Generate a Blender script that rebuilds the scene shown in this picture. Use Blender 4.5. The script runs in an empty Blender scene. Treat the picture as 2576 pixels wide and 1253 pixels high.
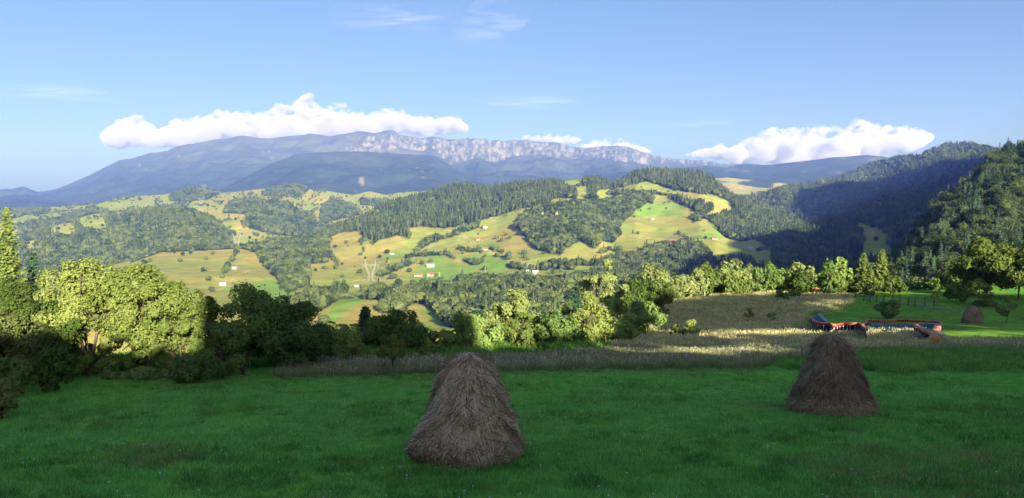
import bpy, math, random
import numpy as np
from mathutils import Vector
R = math.radians
scene = bpy.context.scene

# ------------------------------------------------------------------ camera
CX, CY, FPX, PITCH = 1287.5, 626.5, 1900.0, R(2.6)
cam_d = bpy.data.cameras.new('camera')
cam_d.sensor_width = 36.0
cam_d.lens = 36.0 * FPX / 2575.0
cam_d.clip_start = 0.2
cam_d.clip_end = 90000
cam = bpy.data.objects.new('camera', cam_d)
scene.collection.objects.link(cam)
cam.location = (0, 0, 0)
cam.rotation_euler = (math.pi / 2 - PITCH, 0, 0)
scene.camera = cam

# ------------------------------------------------------------------ light
SUN_AZ, SUN_EL = R(20), R(15)          # sun behind the camera, 20 degrees to the right
S = Vector((math.sin(SUN_AZ) * math.cos(SUN_EL), -math.cos(SUN_AZ) * math.cos(SUN_EL), math.sin(SUN_EL)))
world = bpy.data.worlds.new('World')
scene.world = world
world.use_nodes = True
wn = world.node_tree.nodes
wn.clear()
sky = wn.new('ShaderNodeTexSky')
sky.sky_type = 'NISHITA'
sky.sun_disc = False
sky.sun_elevation = SUN_EL
sky.sun_rotation = math.pi - SUN_AZ
sky.altitude = 900
sky.air_density = 1.0
sky.dust_density = 5.0
sky.ozone_density = 3.8
bg = wn.new('ShaderNodeBackground')
bg.inputs['Strength'].default_value = 0.059
wo = wn.new('ShaderNodeOutputWorld')
tint = wn.new('ShaderNodeMix'); tint.data_type = 'RGBA'; tint.blend_type = 'MULTIPLY'
tint.inputs[0].default_value = 1; tint.inputs[7].default_value = (.90, .825, .88, 1)
world.node_tree.links.new(sky.outputs[0], tint.inputs[6]); world.node_tree.links.new(tint.outputs[2], bg.inputs[0])
world.node_tree.links.new(bg.outputs[0], wo.inputs[0])
sun_d = bpy.data.lights.new('sun', 'SUN')
sun_d.energy = 5.0
sun_d.angle = R(0.5)
sun_d.color = (1.0, 0.90, 0.74)
sun = bpy.data.objects.new('sun', sun_d)
scene.collection.objects.link(sun)
sun.rotation_euler = (-S).to_track_quat('-Z', 'Y').to_euler()
vs = scene.view_settings
vs.view_transform = 'Standard'
vs.look = 'None'
vs.exposure = 1.72
vs.gamma = 1.0
vs.use_curve_mapping = False
scene.render.engine = 'CYCLES'
cy = scene.cycles
cy.use_denoising = True
cy.max_bounces = 9
cy.diffuse_bounces = 4
cy.glossy_bounces = 1
cy.transmission_bounces = 2
cy.transparent_max_bounces = 8
cy.volume_bounces = 8
cy.caustics_reflective = False
cy.caustics_refractive = False

# ------------------------------------------------------------------ helpers
COL = scene.collection
def link(o, parent=None):
    COL.objects.link(o)
    if parent is not None:
        o.parent = parent
    return o
def tag(o, label=None, cat=None, group=None, kind=None):
    if label: o['label'] = label
    if cat: o['category'] = cat
    if group: o['group'] = group
    if kind: o['kind'] = kind
    return o
def np_mesh(name, V, F, mats, smooth=False, mat_idx=None, color=None):
    V = np.asarray(V, np.float32).reshape(-1, 3)
    me = bpy.data.meshes.new(name)
    if isinstance(F, np.ndarray):
        k = F.shape[1]
        loops = F.astype(np.int32).ravel()
        starts = np.arange(0, len(loops), k, dtype=np.int32)
    else:
        loops = np.array([i for f in F for i in f], np.int32)
        ln = np.array([len(f) for f in F], np.int32)
        starts = np.concatenate([[0], np.cumsum(ln)[:-1]]).astype(np.int32)
    me.vertices.add(len(V)); me.vertices.foreach_set('co', V.ravel())
    me.loops.add(len(loops)); me.loops.foreach_set('vertex_index', loops)
    me.polygons.add(len(starts)); me.polygons.foreach_set('loop_start', starts)
    for m in (mats if isinstance(mats, (list, tuple)) else [mats]):
        me.materials.append(m)
    if mat_idx is not None:
        me.polygons.foreach_set('material_index', np.asarray(mat_idx, np.int32))
    me.polygons.foreach_set('use_smooth', np.full(len(starts), smooth, bool))
    if color is not None:
        a = me.color_attributes.new('tint', 'FLOAT_COLOR', 'POINT')
        c = np.ones((len(V), 4), np.float32); c[:, :3] = color
        a.data.foreach_set('color', c.ravel())
    me.update(calc_edges=True)
    return me
def add(name, me, parent=None, **kw):
    o = bpy.data.objects.new(name, me)
    link(o, parent)
    return tag(o, **kw)
def empty(name, loc, rz=0, **kw):
    o = bpy.data.objects.new(name, None)
    o.location = loc; o.rotation_euler = (0, 0, rz)
    o.empty_display_size = 0.3
    link(o)
    return tag(o, **kw)
class MB:                                     # collects boxes / tubes into one mesh
    def __init__(s): s.v = []; s.f = []
    def box(s, c, d, M=None):
        n = len(s.v)
        for dz in (-.5, .5):
            for dy in (-.5, .5):
                for dx in (-.5, .5):
                    p = Vector((dx * d[0], dy * d[1], dz * d[2]))
                    if M is not None: p = M @ p
                    s.v.append(tuple(Vector(c) + p))
        for f in ((0, 2, 3, 1), (4, 5, 7, 6), (0, 1, 5, 4), (2, 6, 7, 3), (0, 4, 6, 2), (1, 3, 7, 5)):
            s.f.append(tuple(n + i for i in f))
        return s
    def bar(s, a, b, w, h=None, n=4, w2=None):
        a = Vector(a); b = Vector(b); d = (b - a).normalized()
        up = Vector((0, 0, 1)) if abs(d.z) < .95 else Vector((0, 1, 0))
        x = d.cross(up).normalized(); y = x.cross(d).normalized()
        h = w if h is None else h; w2 = w if w2 is None else w2
        k = len(s.v)
        for p, ww in ((a, w), (b, w2)):
            for i in range(n):
                t = 2 * math.pi * (i + .5) / n
                m = 1 / math.cos(math.pi / n)
                s.v.append(tuple(p + x * math.cos(t) * ww / 2 * m + y * math.sin(t) * h / 2 * m * ww / w))
        for i in range(n):
            j = (i + 1) % n
            s.f.append((k + i, k + j, k + n + j, k + n + i))
        s.f.append(tuple(k + i for i in range(n))[::-1]); s.f.append(tuple(k + n + i for i in range(n)))
        return s
    def poly(s, pts):
        n = len(s.v); s.v += [tuple(p) for p in pts]; s.f.append(tuple(range(n, n + len(pts)))); return s
    def build(s, name, mat, parent=None, smooth=False, **kw):
        return add(name, np_mesh(name, s.v, s.f, mat, smooth), parent, **kw)

_pf = {}
def vnoise(x, y, seed=0):
    if seed not in _pf: _pf[seed] = np.random.RandomState(seed + 77).rand(256, 256)
    g = _pf[seed]
    x = np.asarray(x, float); y = np.asarray(y, float)
    xi = np.floor(x).astype(int); yi = np.floor(y).astype(int)
    fx = x - xi; fy = y - yi
    fx = fx * fx * (3 - 2 * fx); fy = fy * fy * (3 - 2 * fy)
    a = g[xi & 255, yi & 255]; b = g[(xi + 1) & 255, yi & 255]; c = g[xi & 255, (yi + 1) & 255]; d = g[(xi + 1) & 255, (yi + 1) & 255]
    return (a * (1 - fx) + b * fx) * (1 - fy) + (c * (1 - fx) + d * fx) * fy
def fbm(x, y, seed=0, oct=4, ridged=False):
    t = 0; a = 1; n = 0
    for k in range(oct):
        v = vnoise(x * 2 ** k + 13.7 * k, y * 2 ** k + 5.1 * k, seed + k) * 2 - 1
        if ridged: v = 1 - 2 * np.abs(v)
        t = t + a * v; n += a; a *= .5
    return t / n
def inpoly(px, py, poly):
    px = np.asarray(px); py = np.asarray(py)
    r = np.zeros(px.shape, bool); n = len(poly)
    for i in range(n):
        x1, y1 = poly[i]; x2, y2 = poly[(i + 1) % n]
        if y1 == y2: continue
        c = (y1 > py) != (y2 > py)
        r ^= c & (px < (x2 - x1) * (py - y1) / (y2 - y1) + x1)
    return r
def nearline(px, py, pts):
    best = np.full(np.shape(px), 1e9)
    for (x1, y1), (x2, y2) in zip(pts[:-1], pts[1:]):
        dx, dy = x2 - x1, y2 - y1
        t = np.clip(((px - x1) * dx + (py - y1) * dy) / (dx * dx + dy * dy), 0, 1)
        best = np.minimum(best, np.hypot(px - x1 - t * dx, py - y1 - t * dy))
    return best
cp, sp = math.cos(PITCH), math.sin(PITCH)
def ray(px, py):                              # direction with Y = 1
    u = (np.asarray(px, float) - CX) / FPX; v = -(np.asarray(py, float) - CY) / FPX
    k = 1 / (cp + v * sp)
    return u * k, (v * cp - sp) * k
def pix(X, Y, Z):
    X = np.asarray(X, float); Y = np.asarray(Y, float); Z = np.asarray(Z, float)
    d = Y * cp - Z * sp; up = Y * sp + Z * cp
    d = np.where(d > .1, d, .1)
    return CX + FPX * X / d, CY - FPX * up / d
def sstep(a, b, x):
    t = np.clip((np.asarray(x, float) - a) / (b - a), 0, 1)
    return t * t * (3 - 2 * t)

# ------------------------------------------------------------------ materials
def mat_new(name):
    m = bpy.data.materials.new(name); m.use_nodes = True
    nt = m.node_tree; nt.nodes.clear()
    out = nt.nodes.new('ShaderNodeOutputMaterial')
    return m, nt, out
def N(nt, t, **kw):
    n = nt.nodes.new(t)
    for k, v in kw.items(): setattr(n, k, v)
    return n
def ramp(nt, fac, cols):
    r = N(nt, 'ShaderNodeValToRGB')
    e = r.color_ramp.elements
    while len(e) < len(cols): e.new(.5)
    for k, (p, c) in enumerate(cols):
        e[k].position = p; e[k].color = (*c, 1)
    nt.links.new(fac, r.inputs[0])
    return r.outputs[0]
def simple(name, c, rough=.7, var=.25, scale=3.0, metallic=0, bump=0.0):
    m, nt, out = mat_new(name)
    b = N(nt, 'ShaderNodeBsdfPrincipled')
    tc = N(nt, 'ShaderNodeTexCoord'); no = N(nt, 'ShaderNodeTexNoise')
    no.inputs['Scale'].default_value = scale; no.inputs['Detail'].default_value = 5
    nt.links.new(tc.outputs['Object'], no.inputs[0])
    lo = tuple(x * (1 - var) for x in c); hi = tuple(min(1, x * (1 + var)) for x in c)
    nt.links.new(ramp(nt, no.outputs[0], [(.3, lo), (.7, hi)]), b.inputs['Base Color'])
    b.inputs['Specular IOR Level'].default_value = .15
    b.inputs['Roughness'].default_value = rough; b.inputs['Metallic'].default_value = metallic
    if bump:
        bu = N(nt, 'ShaderNodeBump'); bu.inputs['Strength'].default_value = bump
        nt.links.new(no.outputs[0], bu.inputs['Height']); nt.links.new(bu.outputs[0], b.inputs['Normal'])
    nt.links.new(b.outputs[0], out.inputs[0])
    return m
def foliage(name, c1, c2, transl=.3, island=True, patch=0.0):
    """leaf colour between c1 and c2, varied per leaf, per clump and per tree"""
    m, nt, out = mat_new(name)
    oi = N(nt, 'ShaderNodeObjectInfo'); ge = N(nt, 'ShaderNodeNewGeometry')
    tc = N(nt, 'ShaderNodeTexCoord'); no = N(nt, 'ShaderNodeTexNoise')
    no.inputs['Scale'].default_value = .9; no.inputs['Detail'].default_value = 2
    nt.links.new(tc.outputs['Object'], no.inputs[0])
    a = N(nt, 'ShaderNodeMath', operation='MULTIPLY_ADD'); a.inputs[1].default_value = 1.0; a.inputs[2].default_value = -.4
    nt.links.new(oi.outputs['Random'], a.inputs[0])
    b = N(nt, 'ShaderNodeMath', operation='MULTIPLY_ADD'); b.inputs[1].default_value = .5
    nt.links.new(no.outputs[0], b.inputs[0]); nt.links.new(a.outputs[0], b.inputs[2])
    if patch:                                     # stands of one species share a tone
        n3 = N(nt, 'ShaderNodeTexNoise'); n3.inputs['Scale'].default_value = .011; n3.inputs['Detail'].default_value = 4
        nt.links.new(ge.outputs['Position'], n3.inputs[0])
        b3 = N(nt, 'ShaderNodeMath', operation='MULTIPLY_ADD'); b3.inputs[1].default_value = patch
        nt.links.new(n3.outputs[0], b3.inputs[0])
        b4 = N(nt, 'ShaderNodeMath', operation='SUBTRACT'); b4.inputs[1].default_value = patch / 2
        nt.links.new(b.outputs[0], b4.inputs[0]); nt.links.new(b4.outputs[0], b3.inputs[2]); b = b3
    c = N(nt, 'ShaderNodeMath', operation='MULTIPLY_ADD'); c.inputs[1].default_value = .35 if island else 0
    nt.links.new(ge.outputs['Random Per Island'], c.inputs[0]); nt.links.new(b.outputs[0], c.inputs[2])
    mid = tuple((x + y) / 2 for x, y in zip(c1, c2))
    col = ramp(nt, c.outputs[0], [(.05, c1), (.5, mid), (.95, c2)])
    d = N(nt, 'ShaderNodeBsdfDiffuse'); t = N(nt, 'ShaderNodeBsdfTranslucent'); mx = N(nt, 'ShaderNodeMixShader')
    nt.links.new(col, d.inputs[0]); nt.links.new(col, t.inputs[0])
    mx.inputs[0].default_value = transl
    nt.links.new(d.outputs[0], mx.inputs[1]); nt.links.new(t.outputs[0], mx.inputs[2])
    nt.links.new(mx.outputs[0], out.inputs[0])
    return m
def tinted(name, detail=1.0, scale=.05, bump=.4, bscale=.3, rough=.95):
    """terrain: baked land-cover colour times fine procedural variation"""
    m, nt, out = mat_new(name)
    at = N(nt, 'ShaderNodeVertexColor'); at.layer_name = 'tint'
    ge = N(nt, 'ShaderNodeNewGeometry')
    no = N(nt, 'ShaderNodeTexNoise'); no.inputs['Scale'].default_value = scale; no.inputs['Detail'].default_value = 9; no.inputs['Roughness'].default_value = .65
    nt.links.new(ge.outputs['Position'], no.inputs[0])
    r = ramp(nt, no.outputs[0], [(.3, (1 - .45 * detail,) * 3), (.7, (1 + .35 * detail,) * 3)])
    mu = N(nt, 'ShaderNodeMix', data_type='RGBA', blend_type='MULTIPLY'); mu.inputs[0].default_value = 1
    nt.links.new(at.outputs[0], mu.inputs[6]); nt.links.new(r, mu.inputs[7])
    d = N(nt, 'ShaderNodeBsdfDiffuse')
    nt.links.new(mu.outputs[2], d.inputs[0])
    if bump:
        n2 = N(nt, 'ShaderNodeTexNoise'); n2.inputs['Scale'].default_value = bscale; n2.inputs['Detail'].default_value = 6
        nt.links.new(ge.outputs['Position'], n2.inputs[0])
        bu = N(nt, 'ShaderNodeBump'); bu.inputs['Strength'].default_value = bump; bu.inputs['Distance'].default_value = 1 / bscale * .3
        nt.links.new(n2.outputs[0], bu.inputs['Height']); nt.links.new(bu.outputs[0], d.inputs['Normal'])
    nt.links.new(d.outputs[0], out.inputs[0])
    return m
M_near = tinted('meadow_turf', 1.0, 1.2, .5, 6)
M_hill = tinted('hill_pasture', .6, .03, .3, .12)
M_mtn = tinted('mountain_ground', .5, .004, .5, .01)
M_leaf_bright = foliage('leaf_bright', (.06, .105, .024), (.235, .29, .075), .3)
M_leaf_mid = foliage('leaf_mid', (.08, .15, .035), (.22, .31, .08), .3)
M_leaf_dark = foliage('leaf_dark', (.08, .16, .045), (.23, .33, .09), .35)
M_leaf_grey = foliage('leaf_grey', (.13, .18, .055), (.30, .35, .12), .3)
M_leaf_olive = foliage('leaf_olive', (.045, .08, .018), (.15, .195, .045), .3)
M_leaf_red = foliage('leaf_reddish', (.10, .14, .04), (.26, .29, .10), .35)
M_needle = foliage('needles_dark', (.04, .09, .055), (.11, .18, .09), .15)
M_needle_lt = foliage('needles_light', (.07, .12, .03), (.2, .27, .07), .2)
M_far_broad = foliage('far_broadleaf', (.022, .042, .014), (.11, .14, .042), .12, patch=1.3)
M_far_spruce = foliage('far_spruce', (.017, .032, .016), (.07, .092, .036), .06, patch=1.0)
M_slope_broad = foliage('slope_broadleaf', (.018, .038, .015), (.10, .135, .042), .2, patch=1.2)
M_bark = simple('bark', (.10, .08, .06), .9, .4, 8, bump=.5)
M_bark_lt = simple('bark_pale', (.42, .40, .36), .8, .5, 5, bump=.3)
M_hay = simple('hay_body', (.30, .20, .12), .95, .45, 5, bump=.8)
M_straw = foliage('hay_straw', (.22, .145, .08), (.95, .75, .49), .2)

# ------------------------------------------------------------------ near ground
_by = [-130, -60, 0, 16, 46, 60, 83, 105, 130, 150, 175, 250, 400, 700]
_bz = [3, -1.5, -4.6, -6.2, -9.6, -11.1, -13.5, -15.2, -15.9, -16.2, -17.2, -22, -40, -90]
_ep = [-600, 0, 250, 500, 750, 1000, 1300, 1500, 1560, 1600, 1650, 1690, 1800, 1950, 2150, 2400, 2600, 3400]
_ee = [46, 46, 47, 50, 53, 56, 58, 61, 68, 86, 108, 134, 150, 159, 172, 195, 215, 260]
_et = [(p - CX) / FPX for p in _ep]
def zn(X, Y):
    X = np.asarray(X, float); Y = np.asarray(Y, float)
    t = np.where(Y > 5, X / np.maximum(Y, 5), X / 5)
    E = np.interp(t, _et, _ee)
    Yc = np.minimum(Y, E)
    yy = (np.interp(Yc - 2, _by, _bz) + np.interp(Yc + 2, _by, _bz) + np.interp(Yc, _by, _bz)) / 3
    over = np.maximum(Y - E, 0)
    k = np.interp(t, [-.6, .15, .5, .9], [.36, .32, .22, .12])
    z = yy - k * over * sstep(0, 14, over)
    z = z + .22 * fbm(X / 9, Y / 9, 3, 4) * sstep(-5, 10, Y) + .9 * fbm(X / 45, Y / 45, 8, 2) * sstep(40, 100, Y) * 0.5
    # the slope behind and to the right of the camera climbs
    z = z + sstep(-6, -24, Y) * np.clip((X - 15) * .16, 0, 45) + sstep(-30, -110, Y) * 6
    return z
def at(px, D):                                # ground point under image column px at distance D
    py = 800.0
    for _ in range(4):
        kx, _k = ray(px, py)
        X = float(kx) * D
        py = float(pix(X, D, zn(X, D))[1])
    return X, D, float(zn(X, D))
def gpix(px, py, h=0.0, lo=12, hi=230):       # where the ray through a pixel meets the ground (+h)
    kx, kz = ray(px, py)
    Y = np.linspace(lo, hi, 3000)
    d = kz * Y - zn(kx * Y, Y) - h
    i = int(np.argmax(d < 0)) if (d < 0).any() else int(np.argmin(d))
    return float(kx * Y[i]), float(Y[i]), float(kz * Y[i])
def axis(segs):
    a = []
    for lo, hi, st in segs: a += list(np.arange(lo, hi, st))
    return np.array(a + [segs[-1][1]])
TAN = [(700, 950), (790, 905), (1240, 890), (1500, 880), (1560, 850), (1690, 755), (1960, 735), (2140, 743), (2150, 764), (2085, 785), (2030, 793),
       (2038, 838), (2180, 836), (2300, 838), (2360, 857), (2500, 868), (2600, 868), (2600, 888), (2200, 886), (1950, 912), (1900, 928), (1500, 930), (1000, 943), (800, 948), (720, 956)]
WEED = [(1950, 908), (2200, 882), (2600, 886), (2600, 925), (2250, 938), (1960, 926)]
def cover(px, py):
    j = 5 * fbm(px / 30, py / 12, 21, 2) + 5 * fbm(px / 6, py / 3, 22, 2)
    return np.where(inpoly(px + 3 * j, py + j, TAN), 1, np.where(inpoly(px + 3 * j, py + 2 * j, WEED), 2, 0))
xs = axis([(-160, -62, 7), (-62, 80, .7), (80, 150, 1.6), (150, 420, 7)])
ys = axis([(-130, 0, 5), (0, 12, 1.5), (12, 62, .5), (62, 180, 1.2), (180, 330, 5), (330, 620, 12)])
GX, GY = np.meshgrid(xs, ys, indexing='ij')
GZ = zn(GX, GY)
gpx, gpy = pix(GX, GY, GZ)
cv = np.where(GY > 12, cover(gpx, gpy), 0)
n1 = fbm(GX / 3.1, GY / 3.1, 31, 4); n2 = fbm(GX / 14, GY / 14, 35, 3)
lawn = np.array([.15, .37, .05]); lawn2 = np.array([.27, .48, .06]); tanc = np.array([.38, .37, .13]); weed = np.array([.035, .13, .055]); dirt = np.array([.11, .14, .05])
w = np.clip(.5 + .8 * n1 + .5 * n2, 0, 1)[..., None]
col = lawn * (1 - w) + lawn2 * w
col = col * (1 + .15 * sstep(75, 50, GY)[..., None]); far = sstep(60, 130, GY)[..., None]  # near lawn lightened to offset its shade, sunlit far lawn kept darker
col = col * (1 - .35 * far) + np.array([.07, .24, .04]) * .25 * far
dd = np.clip(n2 * 2 - .7, 0, .5)[..., None]; col = col * (1 - dd) + dirt * dd
tc_ = tanc * (1 + .35 * n1[..., None]) * (1 - .35 * np.clip(n2, 0, 1)[..., None])
col = np.where((cv == 1)[..., None], tc_, col)
col = np.where((cv == 2)[..., None], weed * (1 + .5 * n1[..., None]), col)
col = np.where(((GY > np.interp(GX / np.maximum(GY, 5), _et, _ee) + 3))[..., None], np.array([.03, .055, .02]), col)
def grid_mesh(name, P, mat, color=None, smooth=True):
    nx, ny = P.shape[:2]
    i = np.arange(nx * ny).reshape(nx, ny)
    F = np.stack([i[:-1, :-1], i[1:, :-1], i[1:, 1:], i[:-1, 1:]], -1).reshape(-1, 4)
    return np_mesh(name, P.reshape(-1, 3), F, mat, smooth, color=None if color is None else color.reshape(-1, 3))
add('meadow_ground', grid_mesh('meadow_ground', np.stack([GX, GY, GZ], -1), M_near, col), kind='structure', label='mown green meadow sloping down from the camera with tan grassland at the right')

# ------------------------------------------------------------------ far terrain sheets
def lerp_tab(x, tab):
    tab = sorted(tab); return np.interp(x, [a for a, b in tab], [b for a, b in tab])
def sheet(px0, px1, dpx, bottom, ridge, stations, rows, namp, nlam, seed, back=(8, 60, .4), front=None, smooth=9, ridged=False):
    pxs = np.arange(px0, px1 + dpx, dpx, float); nc = len(pxs)
    rp = lerp_tab(pxs, ridge)
    bt = np.full(nc, bottom, float) if not isinstance(bottom, list) else lerp_tab(pxs, bottom)
    ss = np.linspace(0, 1, rows)
    SD = []
    for spx, tab in stations:
        tab = sorted(tab, key=lambda q: -q[0])
        b, r = tab[0][0], tab[-1][0]
        s_ = [(b - q[0]) / (b - r) for q in tab]
        SD.append(np.interp(ss, s_, [q[1] for q in tab]))
    SD = np.array(SD); sx = [q[0] for q in stations]
    D = np.stack([np.interp(pxs, sx, SD[:, j]) for j in range(rows)], 1)
    k = np.hanning(2 * smooth + 3); k /= k.sum(); w = smooth + 1       # smooth across columns
    Dp = np.pad(D, ((w, w), (0, 0)), mode='edge')
    D = np.stack([np.convolve(Dp[:, j], k, 'valid') for j in range(rows)], 1)
    k2 = np.hanning(max(5, rows // 8) | 1); k2 /= k2.sum(); w2 = len(k2) // 2
    Dp = np.pad(D, ((0, 0), (w2, w2)), mode='reflect', reflect_type='odd')
    D = np.stack([np.convolve(Dp[i], k2, 'valid') for i in range(nc)], 0)
    PY = bt[:, None] + (rp - bt)[:, None] * ss[None, :]
    PX = np.repeat(pxs[:, None], rows, 1)
    kx, kz = ray(PX, PY)
    X = kx * D; Y = D; Z = kz * D
    fade = np.sin(np.pi * np.clip(ss, 0.0, 1)) ** .5 * .8 + .2
    Z = Z + namp * fbm(X / nlam, Y / nlam, seed, 5, ridged) * fade[None, :]
    P = np.stack([X, Y, Z], -1)
    parts, pp, qq = [P], [PX], [PY]
    if front:
        f = P[:, 0]; ks = np.array([0, .5])
        Fp = np.stack([np.stack([f[:, 0] * (front[0] + (f[:, 1] - front[0]) * q) / f[:, 1], front[0] + (f[:, 1] - front[0]) * q, front[1] + (f[:, 2] - front[1]) * q], -1) for q in ks], 1)
        parts.insert(0, Fp); pp.insert(0, np.repeat(pxs[:, None], 2, 1)); qq.insert(0, np.repeat(bt[:, None], 2, 1))
    n, st, sl = back
    r = P[:, -1]; q = np.arange(1, n + 1)
    d = r[:, 1][:, None] + q[None] * st
    B = np.stack([r[:, 0][:, None] * d / r[:, 1][:, None], d, r[:, 2][:, None] - sl * st * (q[None] ** 1.3) * .6], -1)
    parts.append(B); pp.append(np.repeat(pxs[:, None], n, 1)); qq.append(np.repeat(rp[:, None], n, 1))
    return np.concatenate(parts, 1), np.concatenate(pp, 1), np.concatenate(qq, 1)
def sample(P, PX, PY, spacing, rng, rmax=None):
    a = P[:-1, :-1]; b = P[1:, :-1]; c = P[1:, 1:]; d = P[:-1, 1:]
    ar = np.abs((b - a)[..., 0] * (d - a)[..., 1] - (b - a)[..., 1] * (d - a)[..., 0]).ravel()
    n = int(ar.sum() / spacing ** 2)
    i = rng.choice(len(ar), n, p=ar / ar.sum())
    u = rng.rand(n, 1); v = rng.rand(n, 1)
    def bl(A):
        A = A.reshape(A.shape[0], A.shape[1], -1)
        f = lambda Q: Q.reshape(-1, A.shape[2])[i]
        return (f(A[:-1, :-1]) * (1 - u) + f(A[1:, :-1]) * u) * (1 - v) + (f(A[:-1, 1:]) * (1 - u) + f(A[1:, 1:]) * u) * v
    p = bl(P); px = bl(PX)[:, 0]
    q = PY.copy(); py = bl(q)[:, 0]
    return p, px, py
# --- middle hill with its pastures and woods
RB = [(-600, 700), (200, 690), (330, 654), (400, 629), (600, 623), (680, 615), (800, 590), (900, 550), (1000, 506), (1100, 482), (1150, 467), (1250, 474), (1330, 464),
      (1375, 462), (1440, 453), (1500, 450), (1540, 466), (1570, 452), (1600, 436), (1640, 431), (1760, 440), (1800, 460), (1830, 488), (1880, 505), (1950, 536), (2050, 588), (2110, 617), (2150, 662), (2250, 735), (2800, 830)]
PB, PBX, PBY = sheet(-400, 2800, 6, 840, RB, [
    (-400, [(840, 620), (700, 1500)]), (200, [(840, 620), (760, 850), (690, 1550)]),
    (400, [(840, 620), (760, 850), (700, 1200), (629, 1750)]), (650, [(840, 620), (760, 850), (700, 1250), (618, 1880)]),
    (930, [(840, 620), (760, 880), (700, 1300), (640, 1700), (600, 1850), (538, 2180)]),
    (1150, [(840, 610), (760, 860), (700, 1250), (640, 1600), (580, 1880), (467, 2500)]),
    (1300, [(840, 600), (760, 850), (700, 1150), (640, 1450), (580, 1780), (520, 2050), (467, 2420)]),
    (1420, [(840, 590), (760, 840), (700, 1120), (640, 1380), (580, 1560), (520, 1850), (456, 2450)]),
    (1540, [(840, 580), (760, 820), (700, 1100), (640, 1440), (580, 1780), (520, 2080), (466, 2500)]),
    (1640, [(840, 560), (760, 800), (700, 1050), (640, 1450), (580, 1820), (520, 2150), (470, 2400), (431, 2600)]),
    (1900, [(840, 560), (760, 800), (700, 1050), (650, 1350), (600, 1700), (550, 2050), (515, 2350)]),
    (2100, [(840, 560), (760, 780), (700, 1050), (650, 1450), (612, 1850)]), (2250, [(840, 560), (735, 1300)]), (2800, [(850, 560), (830, 900)])],
    130, 12, 210, 41, back=(9, 70, .45), front=(380, -175), smooth=12)
POLY = {}
POLY['FA'] = [(600, 622), (631, 602), (673, 592), (773, 585), (812, 568), (830, 600), (827, 615), (841, 635), (824, 658), (773, 666), (778, 692), (767, 715), (725, 734), (707, 706), (673, 675), (642, 638)]
POLY['FB'] = [(795, 600), (807, 564), (886, 520), (1000, 470), (1084, 470), (1169, 450), (1278, 440), (1319, 440), (1375, 440), (1421, 460), (1452, 478), (1449, 500), (1390, 500), (1361, 515), (1319, 527),
              (1277, 536), (1198, 564), (1124, 581), (1073, 576), (1022, 576), (1039, 604), (999, 598), (957, 604), (937, 621), (926, 582), (917, 615), (909, 579), (872, 581), (829, 596)]
POLY['FD'] = [(1324, 529), (1376, 503), (1460, 500), (1517, 495), (1642, 486), (1642, 506), (1602, 529), (1582, 543), (1560, 563), (1557, 588), (1540, 611), (1511, 605), (1497, 628), (1477, 622), (1469, 603),
              (1449, 614), (1421, 625), (1409, 642), (1384, 637), (1341, 622), (1319, 600), (1302, 577), (1304, 554)]
POLY['FE'] = [(1531, 484), (1551, 436), (1574, 420), (1602, 410), (1659, 415), (1758, 415), (1781, 425), (1800, 440), (1829, 470), (1860, 498), (1826, 503), (1800, 492), (1744, 486), (1693, 478), (1659, 464), (1625, 455), (1582, 466), (1545, 478)]
POLY['FF'] = [(1687, 486), (1760, 500), (1800, 512), (1795, 530), (1750, 532), (1721, 518), (1690, 508)]
POLY['FF2'] = [(1740, 560), (1770, 545), (1785, 525), (1760, 520), (1735, 540)]
POLY['FG'] = [(1770, 548), (1800, 535), (1855, 530), (1840, 505), (1854, 489), (1880, 492), (1909, 500), (1950, 515), (2050, 565), (2110, 600), (2170, 650), (2260, 730), (2250, 800), (1940, 740), (1945, 625), (1900, 602), (1850, 600), (1820, 590), (1795, 560)]
POLY['FH'] = [(1528, 639), (1574, 634), (1616, 622), (1659, 610), (1704, 607), (1761, 607), (1781, 627), (1812, 651), (1870, 640), (1909, 662), (1940, 700), (2000, 780), (1600, 800), (1420, 780), (1500, 660)]
POLY['FI1'] = [(715, 770), (725, 750), (758, 730), (790, 722), (824, 727), (852, 713), (872, 719), (850, 760), (815, 781), (760, 800)]
POLY['FI2'] = [(878, 760), (903, 736), (912, 753)]
POLY['FI3'] = [(980, 728), (1056, 724), (1093, 719), (1186, 699), (1278, 705), (1340, 700), (1480, 690), (1600, 740), (1600, 840), (1180, 840), (1125, 822), (1105, 790), (1070, 765), (1035, 765), (1015, 790), (960, 790), (958, 762), (975, 750)]
POLY['FI4'] = [(915, 750), (925, 728), (957, 716), (985, 722), (950, 756), (930, 762)]
POLY['FJ'] = [(1448, 455), (1500, 440), (1540, 455), (1548, 478), (1500, 478), (1500, 500), (1470, 498), (1480, 470)]
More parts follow.
